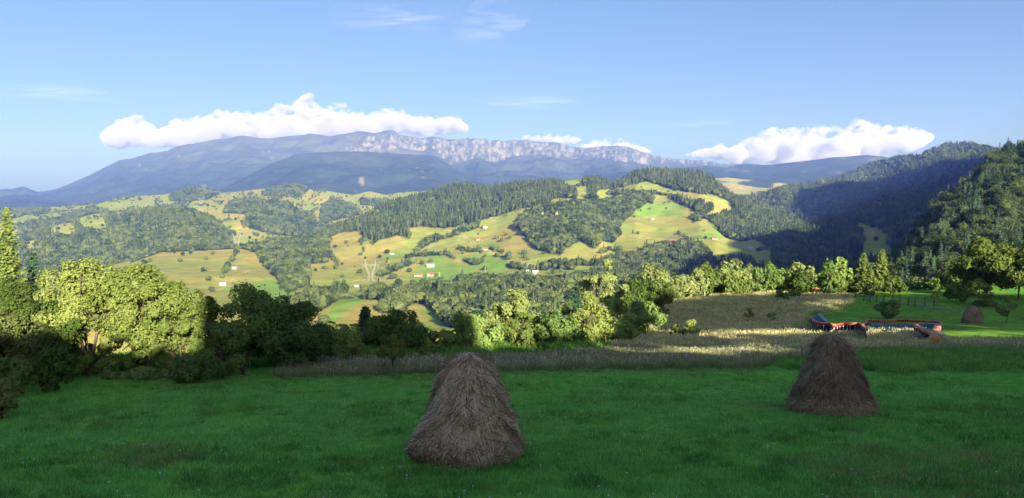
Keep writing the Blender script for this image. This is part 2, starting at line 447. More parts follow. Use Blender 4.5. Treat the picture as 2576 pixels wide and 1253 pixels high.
HEDGE = [([(1200, 566), (1150, 584), (1100, 597), (1062, 607), (1047, 622)], 9), ([(1047, 622), (1080, 634), (1120, 634), (1140, 645)], 6), ([(1020, 640), (1050, 636), (1070, 640)], 5),
         ([(953, 683), (985, 672), (1020, 662), (1040, 655)], 6), ([(830, 640), (850, 655), (845, 670)], 6), ([(905, 590), (913, 625)], 4), ([(600, 628), (583, 655), (572, 672)], 2.5), ([(572, 672), (560, 690)], 3),
         ([(1150, 620), (1185, 628), (1210, 632)], 5), ([(1250, 640), (1290, 645)], 4), ([(1440, 660), (1380, 662), (1330, 668), (1300, 690)], 7), ([(1704, 575), (1720, 583), (1738, 600)], 3), ([(1585, 640), (1540, 622), (1510, 632)], 3),
         ([(1230, 625), (1265, 632)], 3), ([(780, 740), (795, 750)], 4), ([(1540, 462), (1500, 462), (1450, 465)], 4), ([(1530, 487), (1600, 480), (1650, 484), (1690, 488)], 5), ([(740, 745), (700, 760), (690, 790)], 5),
         ([(330, 655), (400, 629), (620, 620)], 3), ([(1275, 660), (1330, 668), (1400, 655), (1500, 650), (1560, 640)], 6), ([(1170, 650), (1190, 660), (1215, 655)], 4), ([(1050, 715), (1070, 700), (1080, 712)], 4), ([(1230, 700), (1290, 690), (1340, 700)], 10)]
SPRUCE_P = {'FB': .75, 'FE': .65, 'FJ': .7, 'FG': .35, 'FH': .12, 'FD': .04, 'FF': .4, 'FA': .06, 'FI3': .04}
def forest_B(px, py, Y):
    hp = 11.0 * FPX / Y
    j = 3.0 * fbm(px / 14, py / 10, 51, 2)
    f = np.zeros(px.shape); s = np.full(px.shape, .12)
    for k, p in POLY.items():
        m = inpoly(px + j, py + j, p) & (inpoly(px + j, py + j - hp, p) | (k == 'FG') & inpoly(px, py - 4, p))
        f[m] = 1; s[m] = SPRUCE_P.get(k, .1)
    for pts, w in HEDGE:
        m = nearline(px, py - hp * .4, pts) < w * .55 * (1 + .5 * fbm(px / 8, py / 8, 53, 2))
        f[m] = np.maximum(f[m], .8)
    g = inpoly(px, py, [(640, 640), (1040, 650), (1300, 600), (1480, 655), (1400, 760), (720, 760)])
    lone = .008 + .026 * g
    n = fbm(px / 18, py / 9, 57, 3)
    f = np.where((f == 0) & (n > .3), lone * 5, f)
    f = np.where(f == 0, lone * .14, f)
    gaps = inpoly(px, py, [(1100, 596), (1130, 588), (1150, 590), (1115, 600)]) | inpoly(px, py, [(1080, 500), (1092, 492), (1100, 495), (1085, 505)])
    return np.where(gaps, 0, f), s
TAN_P = np.array([.335, .285, .075]); GRN_P = np.array([.24, .29, .06]); BRT_P = np.array([.18, .31, .05]); EARTH = np.array([.42, .33, .16])
BRIGHT = [[(955, 640), (985, 628), (1010, 625), (1040, 632), (1010, 645), (980, 650)], [(1050, 700), (1030, 680), (1090, 655), (1180, 668), (1200, 700), (1150, 715), (1090, 720)], [(1150, 650), (1220, 640), (1280, 655), (1260, 685), (1190, 675)],
          [(820, 800), (860, 740), (920, 735), (900, 770), (840, 810)], [(1330, 695), (1345, 690), (1380, 705), (1350, 712)], [(1560, 540), (1640, 512), (1700, 518), (1720, 545), (1600, 545)], [(1740, 585), (1800, 572), (1820, 590), (1790, 600)],
          [(955, 760), (1000, 725), (1000, 770), (970, 790)], [(1060, 645), (1090, 640), (1130, 640), (1100, 660)], [(1190, 615), (1240, 610), (1260, 630), (1220, 640)], [(550, 720), (700, 700), (760, 760), (640, 760)],
          [(1400, 760), (1120, 830), (1050, 775), (1100, 780)]]
PATHS = [([(870, 706), (905, 700), (960, 698), (1000, 672)], 1.3), ([(1122, 581), (1180, 600), (1250, 650), (1330, 668)], 1.2), ([(630, 678), (560, 720), (500, 730)], 1.2), ([(1260, 648), (1330, 662), (1400, 664)], 1.5), ([(1510, 606), (1590, 590), (1700, 600), (1790, 596)], 1.3),
         ([(1140, 600), (1190, 612), (1250, 598)], 1.0), ([(730, 790), (760, 770), (820, 735), (860, 730), (930, 716)], 1.2), ([(1000, 545), (1090, 500), (1110, 490)], 1.5)]
def pasture(px, py, X, Y, f, green=0.0):
    n = fbm(X / 160, Y / 160, 61, 3); n2 = fbm(X / 30, Y / 30, 64, 4); n3 = fbm(px / 45, py / 9, 66, 3)
    w = np.clip(.52 + 1.1 * n + .3 * n2 + .5 * n3 + green, 0, 1)[..., None]
    c = TAN_P * (1 - w) + GRN_P * w
    for b in BRIGHT:
        m = inpoly(px + 3 * n2, py + 2 * n2, b)[..., None]
        c = np.where(m, BRT_P * .85 + c * .15, c)
    for p, wd in PATHS:
        m = (nearline(px, py, p) < wd * .7)[..., None]
        c = np.where(m, EARTH, c)
    fl = (f > .5)[..., None]
    return np.where(fl, np.array([.04, .06, .022]), c)
fB, _ = forest_B(PBX, PBY, PB[..., 1])
add('valley_hillside', grid_mesh('valley_hillside', PB, M_hill, pasture(PBX, PBY, PB[..., 0], PB[..., 1], fB)), kind='structure', label='broad middle hill of yellow and green pastures between dark woods')

# --- wooded hill at the left, in front of the patchwork country
RC = [(-700, 650), (-100, 625), (57, 606), (113, 574), (187, 557), (232, 549), (283, 541), (368, 532), (482, 532), (538, 557), (580, 592), (650, 604), (720, 612), (1000, 625)]
PC, PCX, PCY = sheet(-600, 1000, 7, 700, RC, [(-600, [(700, 1500), (650, 2300)]), (100, [(700, 1500), (640, 1900), (590, 2300), (575, 2500)]), (380, [(700, 1600), (620, 1950), (580, 2120), (532, 2550)]), (600, [(700, 1650), (604, 2300)]), (1000, [(700, 1600), (625, 2100)])],
                     70, 14, 260, 42, back=(6, 80, .4), front=(1300, -190))
MC = [[(108, 578), (159, 552), (181, 560), (200, 593), (170, 595), (142, 576)], [(193, 547), (232, 540), (262, 545), (278, 572), (241, 578), (198, 559)], [(60, 612), (96, 602), (85, 630), (62, 624)], [(575, 612), (590, 592), (700, 606), (640, 620)]]
def forest_C(px, py, Y):
    f = np.ones(px.shape); hp = 13.0 * FPX / Y
    for m in MC: f[inpoly(px, py, m) | inpoly(px, py - hp, m)] = .03
    return f, np.full(px.shape, .2)
fC, _ = forest_C(PCX, PCY, PC[..., 1])
add('wooded_hill', grid_mesh('wooded_hill', PC, M_hill, pasture(PCX, PCY, PC[..., 0], PC[..., 1], fC, .4)), kind='structure', label='low hill at the left under dark mixed woodland with small clearings')

# --- patchwork hills further left
RD = [(-700, 535), (-500, 530), (0, 531), (57, 527), (130, 521), (176, 518), (210, 512), (249, 512), (283, 501), (312, 494), (411, 490), (468, 475), (519, 479), (553, 487), (646, 477), (674, 475), (688, 469), (744, 466), (790, 480), (829, 481),
      (886, 490), (929, 480), (971, 490), (1000, 484), (1100, 478), (1200, 470), (1400, 480)]
PD, PDX, PDY = sheet(-600, 1400, 7, 625, RD, [(-600, [(625, 2500), (535, 4400)]), (0, [(625, 2500), (560, 3200), (531, 4400)]), (300, [(625, 2500), (560, 3000), (520, 3600), (498, 4300)]), (470, [(625, 2450), (560, 2900), (520, 3500), (475, 4300)]),
                                              (620, [(625, 2400), (560, 2750), (540, 2950), (505, 3400), (478, 4300)]), (740, [(625, 2450), (560, 2900), (520, 3350), (466, 4200)]), (900, [(625, 2500), (560, 3200), (490, 4300)]), (1400, [(625, 2500), (480, 4500)])],
                     80, 26, 420, 43, back=(6, 150, .4), front=(2300, -220))
WD = [[(561, 532), (579, 512), (624, 505), (682, 510), (685, 498), (730, 510), (760, 525), (800, 540), (768, 569), (700, 565), (624, 556), (623, 540), (564, 540)], [(645, 490), (685, 470), (730, 460), (783, 470), (760, 493), (690, 492)],
      [(420, 496), (450, 478), (473, 468), (519, 472), (556, 480), (541, 495), (519, 499), (473, 503), (430, 505)], [(136, 561), (159, 541), (227, 524), (272, 526), (272, 536), (215, 544), (159, 564)], [(45, 556), (159, 544), (136, 567), (50, 600)],
      [(0, 530), (60, 525), (130, 523), (120, 540), (60, 545), (0, 560)], [(812, 508), (835, 493), (886, 509), (920, 450 + 90), (829, 553), (801, 562)], [(900, 494), (943, 498), (990, 500), (960, 520), (910, 515)], [(380, 520), (430, 510), (480, 515), (470, 528), (400, 530)],
      [(640, 512), (730, 520), (790, 545), (850, 560), (830, 600), (700, 590), (600, 560)]]
def forest_D(px, py, Y):
    hp = 10.0 * FPX / Y
    f = np.full(px.shape, .02)
    for m in WD: f[inpoly(px + 3 * fbm(px / 12, py / 6, 71, 2), py, m) & inpoly(px, py - hp, m)] = 1
    n = fbm(px / 22, py / 7, 72, 3)
    f = np.where((f < .5) & (n > .22), .45, f)
    return f, np.full(px.shape, .2)
fD, _ = forest_D(PDX, PDY, PD[..., 1])
gD = .15 - .5 * inpoly(PDX, PDY, [(545, 500), (600, 495), (860, 560), (860, 600), (640, 600), (560, 540)]) + .5 * (PDX < 480)
add('patchwork_hills', grid_mesh('patchwork_hills', PD, M_hill, pasture(PDX, PDY, PD[..., 0], PD[..., 1], fD, gD)), kind='structure', label='rolling far hills at the left chequered with fields and copses')

# --- right valley: far rolling fields, wooded mountains, steep near slope
RF2 = [(1500, 470), (1740, 452), (1780, 450), (1830, 447), (1880, 453), (1940, 457), (1985, 463), (2050, 482), (2150, 500), (2500, 520)]
PF, PFX, PFY = sheet(1500, 2500, 10, 560, RF2, [(1500, [(560, 3600), (470, 6500)]), (1860, [(560, 3600), (500, 4500), (450, 6500)]), (2500, [(560, 3600), (520, 5500)])], 50, 50, 500, 44, back=(5, 200, .3), front=(3300, -260))
nF = fbm(PFX / 40, PFY / 9, 73, 3)
cF = pasture(PFX, PFY, PF[..., 0], PF[..., 1], np.where(nF > .12, 1, 0) * 1.0, -.3)
add('far_valley_fields', grid_mesh('far_valley_fields', PF, M_hill, cF), kind='structure', label='pale fields far down the right valley')
RG1 = [(1850, 505), (1980, 472), (2060, 457), (2090, 452), (2200, 410), (2290, 394), (2312, 393), (2370, 367), (2430, 361), (2470, 369), (2530, 386), (2620, 380), (2800, 320), (3100, 200), (3400, 80), (3800, 0)]
PG, PGX, PGY = sheet(1850, 3800, 9, 560, RG1, [(1850, [(560, 2900), (505, 3600)]), (2000, [(560, 3000), (500, 3700), (472, 4300)]), (2200, [(560, 3200), (480, 3800), (410, 4700)]), (2310, [(560, 3000), (480, 3500), (393, 4300)]),
                                               (2430, [(560, 3000), (480, 3700), (361, 4600)]), (2600, [(560, 2700), (380, 4000)]), (3000, [(560, 2200), (230, 3000)]), (3800, [(560, 1900), (0, 2600)])], 90, 40, 500, 45, back=(6, 150, .5), front=(2700, -250), smooth=5)
add('wooded_mountain', grid_mesh('wooded_mountain', PG, M_hill, np.ones(PG.shape) * np.array([.03, .05, .022])), kind='structure', label='dark blue wooded mountain rising behind the right valley')
RG2 = [(1750, 600), (1860, 525), (1890, 508), (1925, 500), (1960, 476), (2000, 470), (2040, 472), (2100, 464), (2180, 466), (2240, 467), (2265, 480), (2330, 494), (2420, 505), (2600, 520), (3000, 540)]
PH, PHX, PHY = sheet(1750, 2900, 8, 720, RG2, [(1750, [(720, 1500), (600, 2200)]), (1925, [(720, 1500), (600, 2100), (500, 2900)]), (2050, [(720, 1450), (640, 1700), (560, 2200), (468, 3100)]), (2200, [(720, 1400), (640, 1600), (560, 2150), (500, 2500), (466, 3100)]),
                                               (2400, [(720, 1250), (640, 1450), (560, 1900), (505, 2600)]), (2900, [(720, 1100), (540, 2200)])], 90, 45, 380, 46, back=(6, 100, .4), front=(1100, -220))
MG = [(2120, 560), (2160, 600), (2175, 660), (2250, 660), (2230, 600), (2180, 570)]
def forest_G2(px, py, Y):
    f = np.ones(px.shape); f[inpoly(px, py, MG)] = .04
    f[inpoly(px, py, [(2190, 520), (2290, 500), (2270, 512), (2200, 530)])] = .2
    return f, np.full(px.shape, .55)
fH, _ = forest_G2(PHX, PHY, PH[..., 1])
add('valley_slope', grid_mesh('valley_slope', PH, M_hill, pasture(PHX, PHY, PH[..., 0], PH[..., 1], fH, .3)), kind='structure', label='wooded lower slope of the right valley, speckled with lit treetops')
RS = [(2150, 735), (2240, 700), (2260, 672), (2310, 622), (2352, 560), (2400, 506), (2450, 458), (2500, 408), (2540, 390), (2575, 380), (2700, 310), (2900, 240), (3200, 150), (3700, 60)]
PS, PSX, PSY = sheet(2150, 3700, 7, 745, RS, [(2150, [(745, 330), (735, 420)]), (2260, [(745, 290), (672, 430)]), (2350, [(745, 260), (650, 370), (560, 480)]), (2450, [(745, 250), (650, 345), (540, 460), (458, 570)]), (2575, [(745, 240), (650, 330), (500, 460), (380, 640)]),
                                              (2900, [(745, 230), (500, 400), (240, 700)]), (3700, [(745, 230), (400, 400), (60, 700)])], 90, 7, 90, 47, back=(8, 50, .7), front=(205, -36), smooth=8)
def forest_S(px, py, Y): return np.ones(px.shape), np.full(px.shape, .1)
add('steep_wooded_slope', grid_mesh('steep_wooded_slope', PS, M_hill, np.ones(PS.shape) * np.array([.03, .045, .02])), kind='structure', label='steep wooded slope climbing out of the picture at the right')
# unseen high ground on the right, its profile shaped to shade the valley
bx = np.linspace(450, 5600, 150); byy = np.linspace(-600, 1000, 60)
BX, BY = np.meshgrid(bx, byy, indexing='ij')
BZ = -60 + (60 + np.interp(BX, [450, 560, 700, 780, 850, 950, 1031, 1361, 1611, 1780, 2037, 2216, 3000, 3800, 5600], [-60, -60, 40, 150, 260, 325, 365, 445, 570, 690, 845, 905, 1180, 1430, 1450])) * np.exp(-((BY - 200) / (200 + .12 * BX)) ** 2) + 16 * fbm(BX / 120, BY / 120, 48, 4)
add('shade_hill', grid_mesh('shade_hill', np.stack([BX, BY, BZ], -1), M_hill, np.ones(BX.shape + (3,)) * np.array([.035, .05, .02])), kind='structure', label='unseen hill at the right, shaped to shade the valley')

# --- the high mountains
def mountain(name, P, px, py, rockf, label):
    X, Y, Z = P[..., 0], P[..., 1], P[..., 2]
    f = fbm(X / 260, Y / 500 + Z / 160, 81, 4)
    c = np.ones(P.shape) * np.array([.03, .045, .03]) * (1 + .3 * f[..., None])
    gz = np.clip((Z - 420) / 500, 0, 1)[..., None]
    c = c * (1 - gz) + np.array([.065, .075, .05]) * gz
    r = rockf(px, py, X, Y, Z)[..., None]
    c = c * (1 - r) + np.array([.175, .165, .16]) * r
    add(name, grid_mesh(name, P, M_mtn, c), kind='structure', label=label)
RE = [(-700, 480), (-300, 474), (0, 480), (30, 476), (62, 471), (95, 484), (130, 479), (165, 468), (200, 455), (260, 426), (300, 405), (340, 398), (375, 386), (420, 381), (450, 368), (480, 366), (540, 352), (575, 350), (600, 345), (650, 349), (680, 350), (740, 343), (780, 338), (830, 346),
      (865, 338), (900, 331), (945, 336), (970, 331), (987, 329), (1004, 340), (1030, 346), (1060, 350), (1085, 347), (1120, 352), (1160, 352), (1200, 351), (1260, 357), (1300, 355), (1360, 359), (1400, 359), (1440, 372), (1470, 375), (1520, 370), (1570, 371), (1610, 384), (1650, 396), (1690, 404), (1740, 408),
      (1790, 408), (1815, 413), (1900, 414), (2000, 420), (2400, 440)]
PE, PEX, PEY = sheet(-700, 2400, 4, 545, RE, [(-700, [(545, 5600), (480, 11500)]), (0, [(545, 5600), (510, 8500), (478, 10500)]), (300, [(545, 5600), (470, 8800), (405, 10500)]), (600, [(545, 5600), (450, 8800), (345, 10800)]), (980, [(545, 5600), (450, 8600), (400, 10000), (330, 11000)]),
                                              (1200, [(545, 5600), (430, 9200), (400, 10200), (352, 11000)]), (1500, [(545, 5600), (430, 9500), (370, 11500)]), (1700, [(545, 5600), (430, 10000), (404, 12000)]), (2400, [(545, 5600), (440, 12000)])],
                     150, 118, 700, 49, back=(5, 150, .5), front=(5000, -350), smooth=5, ridged=True)
# cliffs: sharp gullies carved into the rock band
lowrock = [(820, 405), (905, 392), (1000, 388), (1060, 392), (1085, 388), (1130, 418), (1200, 400), (1260, 405), (1300, 395), (1380, 402), (1440, 405), (1480, 398), (1560, 408), (1640, 416), (1720, 418), (1820, 418), (2400, 430)]
RK = [(830, 345), (880, 370), (905, 363), (960, 340), (1040, 352), (1110, 355), (1240, 356), (1300, 360), (1400, 366), (1480, 374), (1600, 380), (1700, 402), (1830, 411), (2400, 430)]
def rockE(px, py, X, Y, Z):
    n = fbm(px / 9, py / 5, 82, 4); n2 = fbm(px / 3.5, py / 9, 86, 3)
    lo = lerp_tab(px, lowrock) - 4; hi = lerp_tab(px, RK)
    band = (px > 870) & (px < 1850) & (py < lo + 9 * n) & (py > hi - 2 + 9 * n) & ~inpoly(px, py, [(1085, 386), (1130, 418), (1060, 420), (1000, 392), (1040, 388)])
    band |= inpoly(px + 3 * n, py + 3 * n, [(733, 372), (765, 365), (780, 378), (760, 380), (830, 378), (820, 370), (800, 368), (770, 372)])
    r = band * np.clip(.32 + 2.0 * n2 + 1.2 * n, 0, 1)
    sp = (px > 330) & (px < 1200) & (py < 440) & (n > .47) & (fbm(px / 60, py / 25, 88, 2) > .1)
    return np.maximum(r, sp * .75)
fz = fbm(PE[..., 0] / 110, PE[..., 1] / 110, 90, 4, True)
rk = rockE(PEX, PEY, *[PE[..., i] for i in range(3)])
PE[..., 2] += 38 * fz * np.clip(rk + .25 * (PE[..., 2] > 250), 0, 1)
mountain('mountain_range', PE, PEX, PEY, rockE, 'high limestone mountain range with pale cliffs, hazy blue below, under the long cloud')
RE2 = [(300, 540), (480, 505), (560, 475), (600, 452), (640, 433), (680, 412), (740, 392), (800, 385), (850, 382), (900, 384), (950, 387), (1000, 388), (1060, 389), (1090, 392), (1130, 418), (1170, 440), (1230, 462), (1300, 490), (1500, 540)]
PE2, PE2X, PE2Y = sheet(300, 1500, 6, 548, RE2, [(300, [(548, 5200), (540, 5600)]), (640, [(548, 5200), (433, 7800)]), (950, [(548, 5200), (470, 6800), (387, 8600)]), (1130, [(548, 5200), (418, 8200)]), (1500, [(548, 5200), (540, 6000)])],
                        90, 80, 560, 50, back=(5, 150, .4), front=(4900, -300), ridged=True)
def rockE2(px, py, X, Y, Z):
    n = fbm(px / 7, py / 5, 83, 3)
    return .6 * ((n > .55) & (fbm(px / 70, py / 20, 89, 2) > .15)) + .8 * inpoly(px, py, [(902, 462), (912, 460), (918, 467), (908, 469)])
mountain('forested_shoulder', PE2, PE2X, PE2Y, rockE2, 'rounded forested shoulder standing before the high range')
RF = [(1500, 440), (1700, 425), (1780, 418), (1830, 424), (1870, 412), (1900, 417), (1950, 414), (2000, 408), (2050, 402), (2090, 396), (2120, 395), (2180, 389), (2230, 395), (2300, 408), (2400, 420), (2600, 430), (3000, 430)]
PF3, PF3X, PF3Y = sheet(1500, 2900, 8, 500, RF, [(1500, [(500, 5500), (440, 8000)]), (1850, [(500, 5500), (412, 8500)]), (2180, [(500, 5400), (450, 6800), (389, 8500)]), (2900, [(500, 5400), (430, 8000)])], 80, 60, 700, 52, back=(5, 150, .4), front=(5000, -300), ridged=True)
mountain('blue_mountain', PF3, PF3X, PF3Y, lambda px, py, X, Y, Z: .35 * ((fbm(px / 45, py / 10, 84, 3) > .3) & (py < 440)), 'long blue mountain ridge at the head of the right valley')
# plain that closes the view below the horizon
add('distant_plain', np_mesh('distant_plain', [(-14000, 350, -360), (14000, 350, -360), (14000, 14500, -360), (-14000, 14500, -360)], np.array([[0, 1, 2, 3]]), M_mtn, color=np.array([.06, .08, .04])), kind='structure', label='plain in the far distance')
# ------------------------------------------------------------------ tree meshes
def quads_from(c, n, s, rng, asp=.55):
    """rhombic leaf sprays: centres c, normals n, sizes s"""
    n = n / (np.linalg.norm(n, axis=1, keepdims=True) + 1e-9)
    r = rng.randn(len(c), 3)
    a = np.cross(n, r); a /= (np.linalg.norm(a, axis=1, keepdims=True) + 1e-9)
    b = np.cross(n, a)
    s = s[:, None]
    V = np.stack([c - a * s * .5, c - b * s * asp * .5 + n * s * .08, c + a * s * .5, c + b * s * asp * .5 + n * s * .08], 1).reshape(-1, 3)
    F = np.arange(len(V)).reshape(-1, 4)
    return V, F
def crown_np(rng, rx, rz, K, nleaf, leaf, flat=.6, lump=.36, ry=None, top=1.0, inner=.0):
    ry = ry or rx
    d = rng.randn(K, 3); d /= np.linalg.norm(d, axis=1, keepdims=True)
    d[:, 2] = np.where(d[:, 2] < -flat, -d[:, 2] * .5, d[:, 2])
    rho = rng.uniform(.45, .85, (K, 1))
    tap = 1 - (1 - top) * np.clip(d[:, 2:3] * rho, 0, 1)
    cc = d * rho * np.array([rx, ry, rz]) * np.concatenate([tap, tap, np.ones_like(tap)], 1)
    rc = rng.uniform(.6, 1.25, K) * lump * min(rx, ry, rz * 1.3)
    p = rc ** 2; p /= p.sum()
    i = rng.choice(K, nleaf, p=p)
    e = rng.randn(nleaf, 3); e /= np.linalg.norm(e, axis=1, keepdims=True)
    out = d[i]
    e = e + out * .45; e /= np.linalg.norm(e, axis=1, keepdims=True)
    rad = rc[i][:, None] * rng.uniform(.25, 1, (nleaf, 1)) ** .4
    rad *= 1 + .35 * (rng.rand(nleaf, 1) < .08)
    c = cc[i] + e * rad * np.array([1, 1, .85])
    nrm = e * .8 + out * .25 + rng.randn(nleaf, 3) * .45 + np.array([0, 0, .25])
    s = leaf * rng.uniform(.6, 1.35, nleaf)
    V, F = quads_from(c, nrm, s, rng)
    return V, F, cc
def tube_np(pts, rads, n=6):
    V = []; F = []
    for k, (p, r) in enumerate(zip(pts, rads)):
        p = np.array(p, float)
        d = np.array(pts[min(k + 1, len(pts) - 1)], float) - np.array(pts[max(k - 1, 0)], float); d /= np.linalg.norm(d) + 1e-9
        x = np.cross(d, [.3, 1, .1]); x /= np.linalg.norm(x); y = np.cross(d, x)
        for i in range(n):
            t = 2 * math.pi * i / n
            V.append(p + r * (x * math.cos(t) + y * math.sin(t)))
        if k:
            b = len(V) - 2 * n
            for i in range(n):
                F.append((b + i, b + (i + 1) % n, b + n + (i + 1) % n, b + n + i))
    return V, F
def trunk_np(rng, h, r0, heads, lean=.05, forks=1, n=6):
    V = []; F = []
    def addt(pts, rads):
        v, f = tube_np(pts, rads, n); b = len(V); V.extend(v); F.extend([tuple(b + i for i in q) for q in f])
    for k in range(forks):
        a = rng.uniform(0, 6.28); off = 0 if forks == 1 else h * .22
        tip = np.array([math.cos(a) * off + rng.randn() * lean * h, math.sin(a) * off + rng.randn() * lean * h, h])
        mid = tip * .5 + rng.randn(3) * .03 * h; mid[2] = h * .5
        b0 = np.array([math.cos(a), math.sin(a), 0]) * (r0 * (forks > 1))
        addt([b0 + [0, 0, -.4], b0 * 1.1 + [0, 0, h * .08], mid, tip], [r0 * 1.35, r0, r0 * .7, r0 * .2])
        for c in heads[rng.permutation(len(heads))[:max(4, 12 // forks)]]:
            t = rng.uniform(.3, .8); s = mid * 2 * t if t < .5 else mid + (tip - mid) * (t * 2 - 1)
            m = (s + c) / 2 + rng.randn(3) * .05 * h
            addt([s, m, c], [r0 * .4, r0 * .25, r0 * .06])
    return np.array(V), F
def spruce_np(rng, rx, h, tiers, nper, needles, leaf, droop=.35, bare=.04):
    cs = []; ns = []
    for k in range(tiers):
        z = bare + (1 - bare) * (k / tiers) ** .92
        R_ = rx * (1 - z) ** .85 * rng.uniform(.85, 1.12) + .1
        m = max(4, int(nper * (1 - z * .6)))
        for b in range(m):
            a = 2 * math.pi * (b + rng.rand()) / m; L = R_ * rng.uniform(.65, 1.15)
            q = rng.rand(needles) ** .8
            w = (1 - q) * .22 * L + .04
            sx = rng.randn(needles) * w
            cs.append(np.stack([math.cos(a) * L * q - math.sin(a) * sx, math.sin(a) * L * q + math.cos(a) * sx, z * h - droop * L * q + .12 * L * q ** 2 + rng.randn(needles) * .04 * L], 1))
            ns.append(np.tile([math.cos(a) * .3, math.sin(a) * .3, 1.0], (needles, 1)) + rng.randn(needles, 3) * .4)
    c = np.concatenate(cs); n = np.concatenate(ns)
    return quads_from(c, n, leaf * rng.uniform(.7, 1.3, len(c)), rng, .45)
def low_spruce(rng, h=20, r=3.2):
    V = []; F = []
    T = 8
    for k in range(T):
        z0 = h * (.06 + .94 * k / T); R_ = r * (1 - k / T) ** .8 * rng.uniform(.85, 1.1) + .15; z1 = z0 + h * 1.75 / T
        b = len(V); m = 11
        V.append((rng.randn() * .1, rng.randn() * .1, min(z1, h * 1.0 + .4)))
        for i in range(m):
            a = 2 * math.pi * (i + rng.rand() * .5) / m; q = R_ * (1.12 if i % 2 else .68) * rng.uniform(.85, 1.15)
            V.append((math.cos(a) * q, math.sin(a) * q, z0 + (-.3 if i % 2 else .5) + rng.randn() * .2))
        F += [(b, b + 1 + i, b + 1 + (i + 1) % m) for i in range(m)]
    return np.array(V), F
_ico = None
def ico(sub):
    import bmesh
    bm = bmesh.new(); bmesh.ops.create_icosphere(bm, subdivisions=sub, radius=1)
    V = np.array([v.co[:] for v in bm.verts]); F = np.array([[v.index for v in f.verts] for f in bm.faces]); bm.free()
    return V, F
ICO1, ICO2, ICO3 = ico(1), ico(2), ico(3)
def low_broad(rng, r=4.2, h=9.0, nl=170):
    Vs = []; Fs = []; n = 0
    K = 7
    for k in range(K):
        d = rng.randn(3); d /= np.linalg.norm(d); d[2] = abs(d[2]) * .9 - .25
        c = np.array([d[0] * r * .5, d[1] * r * .5, h * .55 + d[2] * h * .28]); q = r * rng.uniform(.4, .6)
        V, F = ICO1
        v = V * (1 + .22 * rng.randn(len(V), 1)) * [q, q, q * .85] + c
        Vs.append(v); Fs += [tuple(f + n) for f in F]; n += len(v)
    u = rng.randn(nl, 3); u /= np.linalg.norm(u, axis=1, keepdims=True)
    c = u * [r * .95, r * .95, h * .43] * rng.uniform(.75, 1.08, (nl, 1)) + [0, 0, h * .53]
    V, F = quads_from(c, u + rng.randn(nl, 3) * .5, r * .42 * rng.uniform(.6, 1.4, nl), rng, .7)
    Vs.append(V); Fs += [tuple(f + n) for f in F]
    return np.concatenate(Vs), Fs

TREE_SRC = {}
def src_collection(name, objs):
    c = bpy.data.collections.new(name)
    for o in objs: c.objects.link(o)
    return c
rg = np.random.RandomState(5)
def proto(nm, V, F, mat): return bpy.data.objects.new(nm, np_mesh(nm, V, F, mat))
far_spruces = [proto('spruce_tree_shape', *low_spruce(rg, 20, 3.0 + .3 * k), M_far_spruce) for k in range(4)]
far_broads = [proto('broadleaf_tree_shape', *low_broad(rg, 4.6 + .25 * k, 10 + .4 * k), M_far_broad) for k in range(10)]
def mid_broad(k, mat, nleaf=1500, r=4.3, h=11):
    V, F, cc = crown_np(rg, r, h * .44, 16, nleaf, r * .17, lump=.42)
    V = V + [0, 0, h * .56]
    tv, tf = trunk_np(rg, h * .8, .22, cc + [0, 0, h * .56], forks=1, n=5)
    F = [tuple(f) for f in F] + [tuple(i + len(V) for i in f) for f in tf]
    me = np_mesh('broadleaf_tree_shape', np.concatenate([V, tv]), F, [mat, M_bark], mat_idx=[0] * nleaf + [1] * len(tf))
    return bpy.data.objects.new('broadleaf_tree_shape', me)
slope_broads = [mid_broad(k, M_slope_broad, 1500, 4.4 + .3 * (k % 3), 10.5 + k) for k in range(4)]
def mid_spruce(mat, h=20, r=3.2):
    V, F = spruce_np(rg, r, h, 20, 11, 7, 1.0)
    tv, tf = trunk_np(rg, h * .97, .25, np.zeros((0, 3)), lean=.005, n=5)
    me = np_mesh('spruce_tree_shape', np.concatenate([V, tv]), [tuple(f) for f in F] + [tuple(i + len(V) for i in f) for f in tf], [mat, M_bark], mat_idx=[0] * len(F) + [1] * len(tf))
    return bpy.data.objects.new('spruce_tree_shape', me)
slope_spruces = [mid_spruce(M_needle) for k in range(2)]
C_fs = src_collection('far_spruce_source', far_spruces); C_fb = src_collection('far_broad_source', far_broads)
C_sb = src_collection('slope_broad_source', slope_broads); C_ss = src_collection('slope_spruce_source', slope_spruces)

def scatter_group(coll, name):
    ng = bpy.data.node_groups.new(name, 'GeometryNodeTree')
    ng.interface.new_socket('Geometry', in_out='INPUT', socket_type='NodeSocketGeometry')
    ng.interface.new_socket('Geometry', in_out='OUTPUT', socket_type='NodeSocketGeometry')
    gi = ng.nodes.new('NodeGroupInput'); go = ng.nodes.new('NodeGroupOutput')
    ip = ng.nodes.new('GeometryNodeInstanceOnPoints'); ci = ng.nodes.new('GeometryNodeCollectionInfo')
    ci.inputs['Collection'].default_value = coll
    ci.inputs['Separate Children'].default_value = True; ci.inputs['Reset Children'].default_value = True
    ip.inputs['Pick Instance'].default_value = True
    def na(nm, ty):
        a = ng.nodes.new('GeometryNodeInputNamedAttribute'); a.data_type = ty; a.inputs['Name'].default_value = nm; return a.outputs['Attribute']
    ng.links.new(gi.outputs[0], ip.inputs['Points']); ng.links.new(ci.outputs[0], ip.inputs['Instance'])
    ng.links.new(na('pick', 'INT'), ip.inputs['Instance Index'])
    ng.links.new(na('turn', 'FLOAT_VECTOR'), ip.inputs['Rotation'])
    ng.links.new(na('size', 'FLOAT_VECTOR'), ip.inputs['Scale'])
    ng.links.new(ip.outputs[0], go.inputs[0])
    return ng
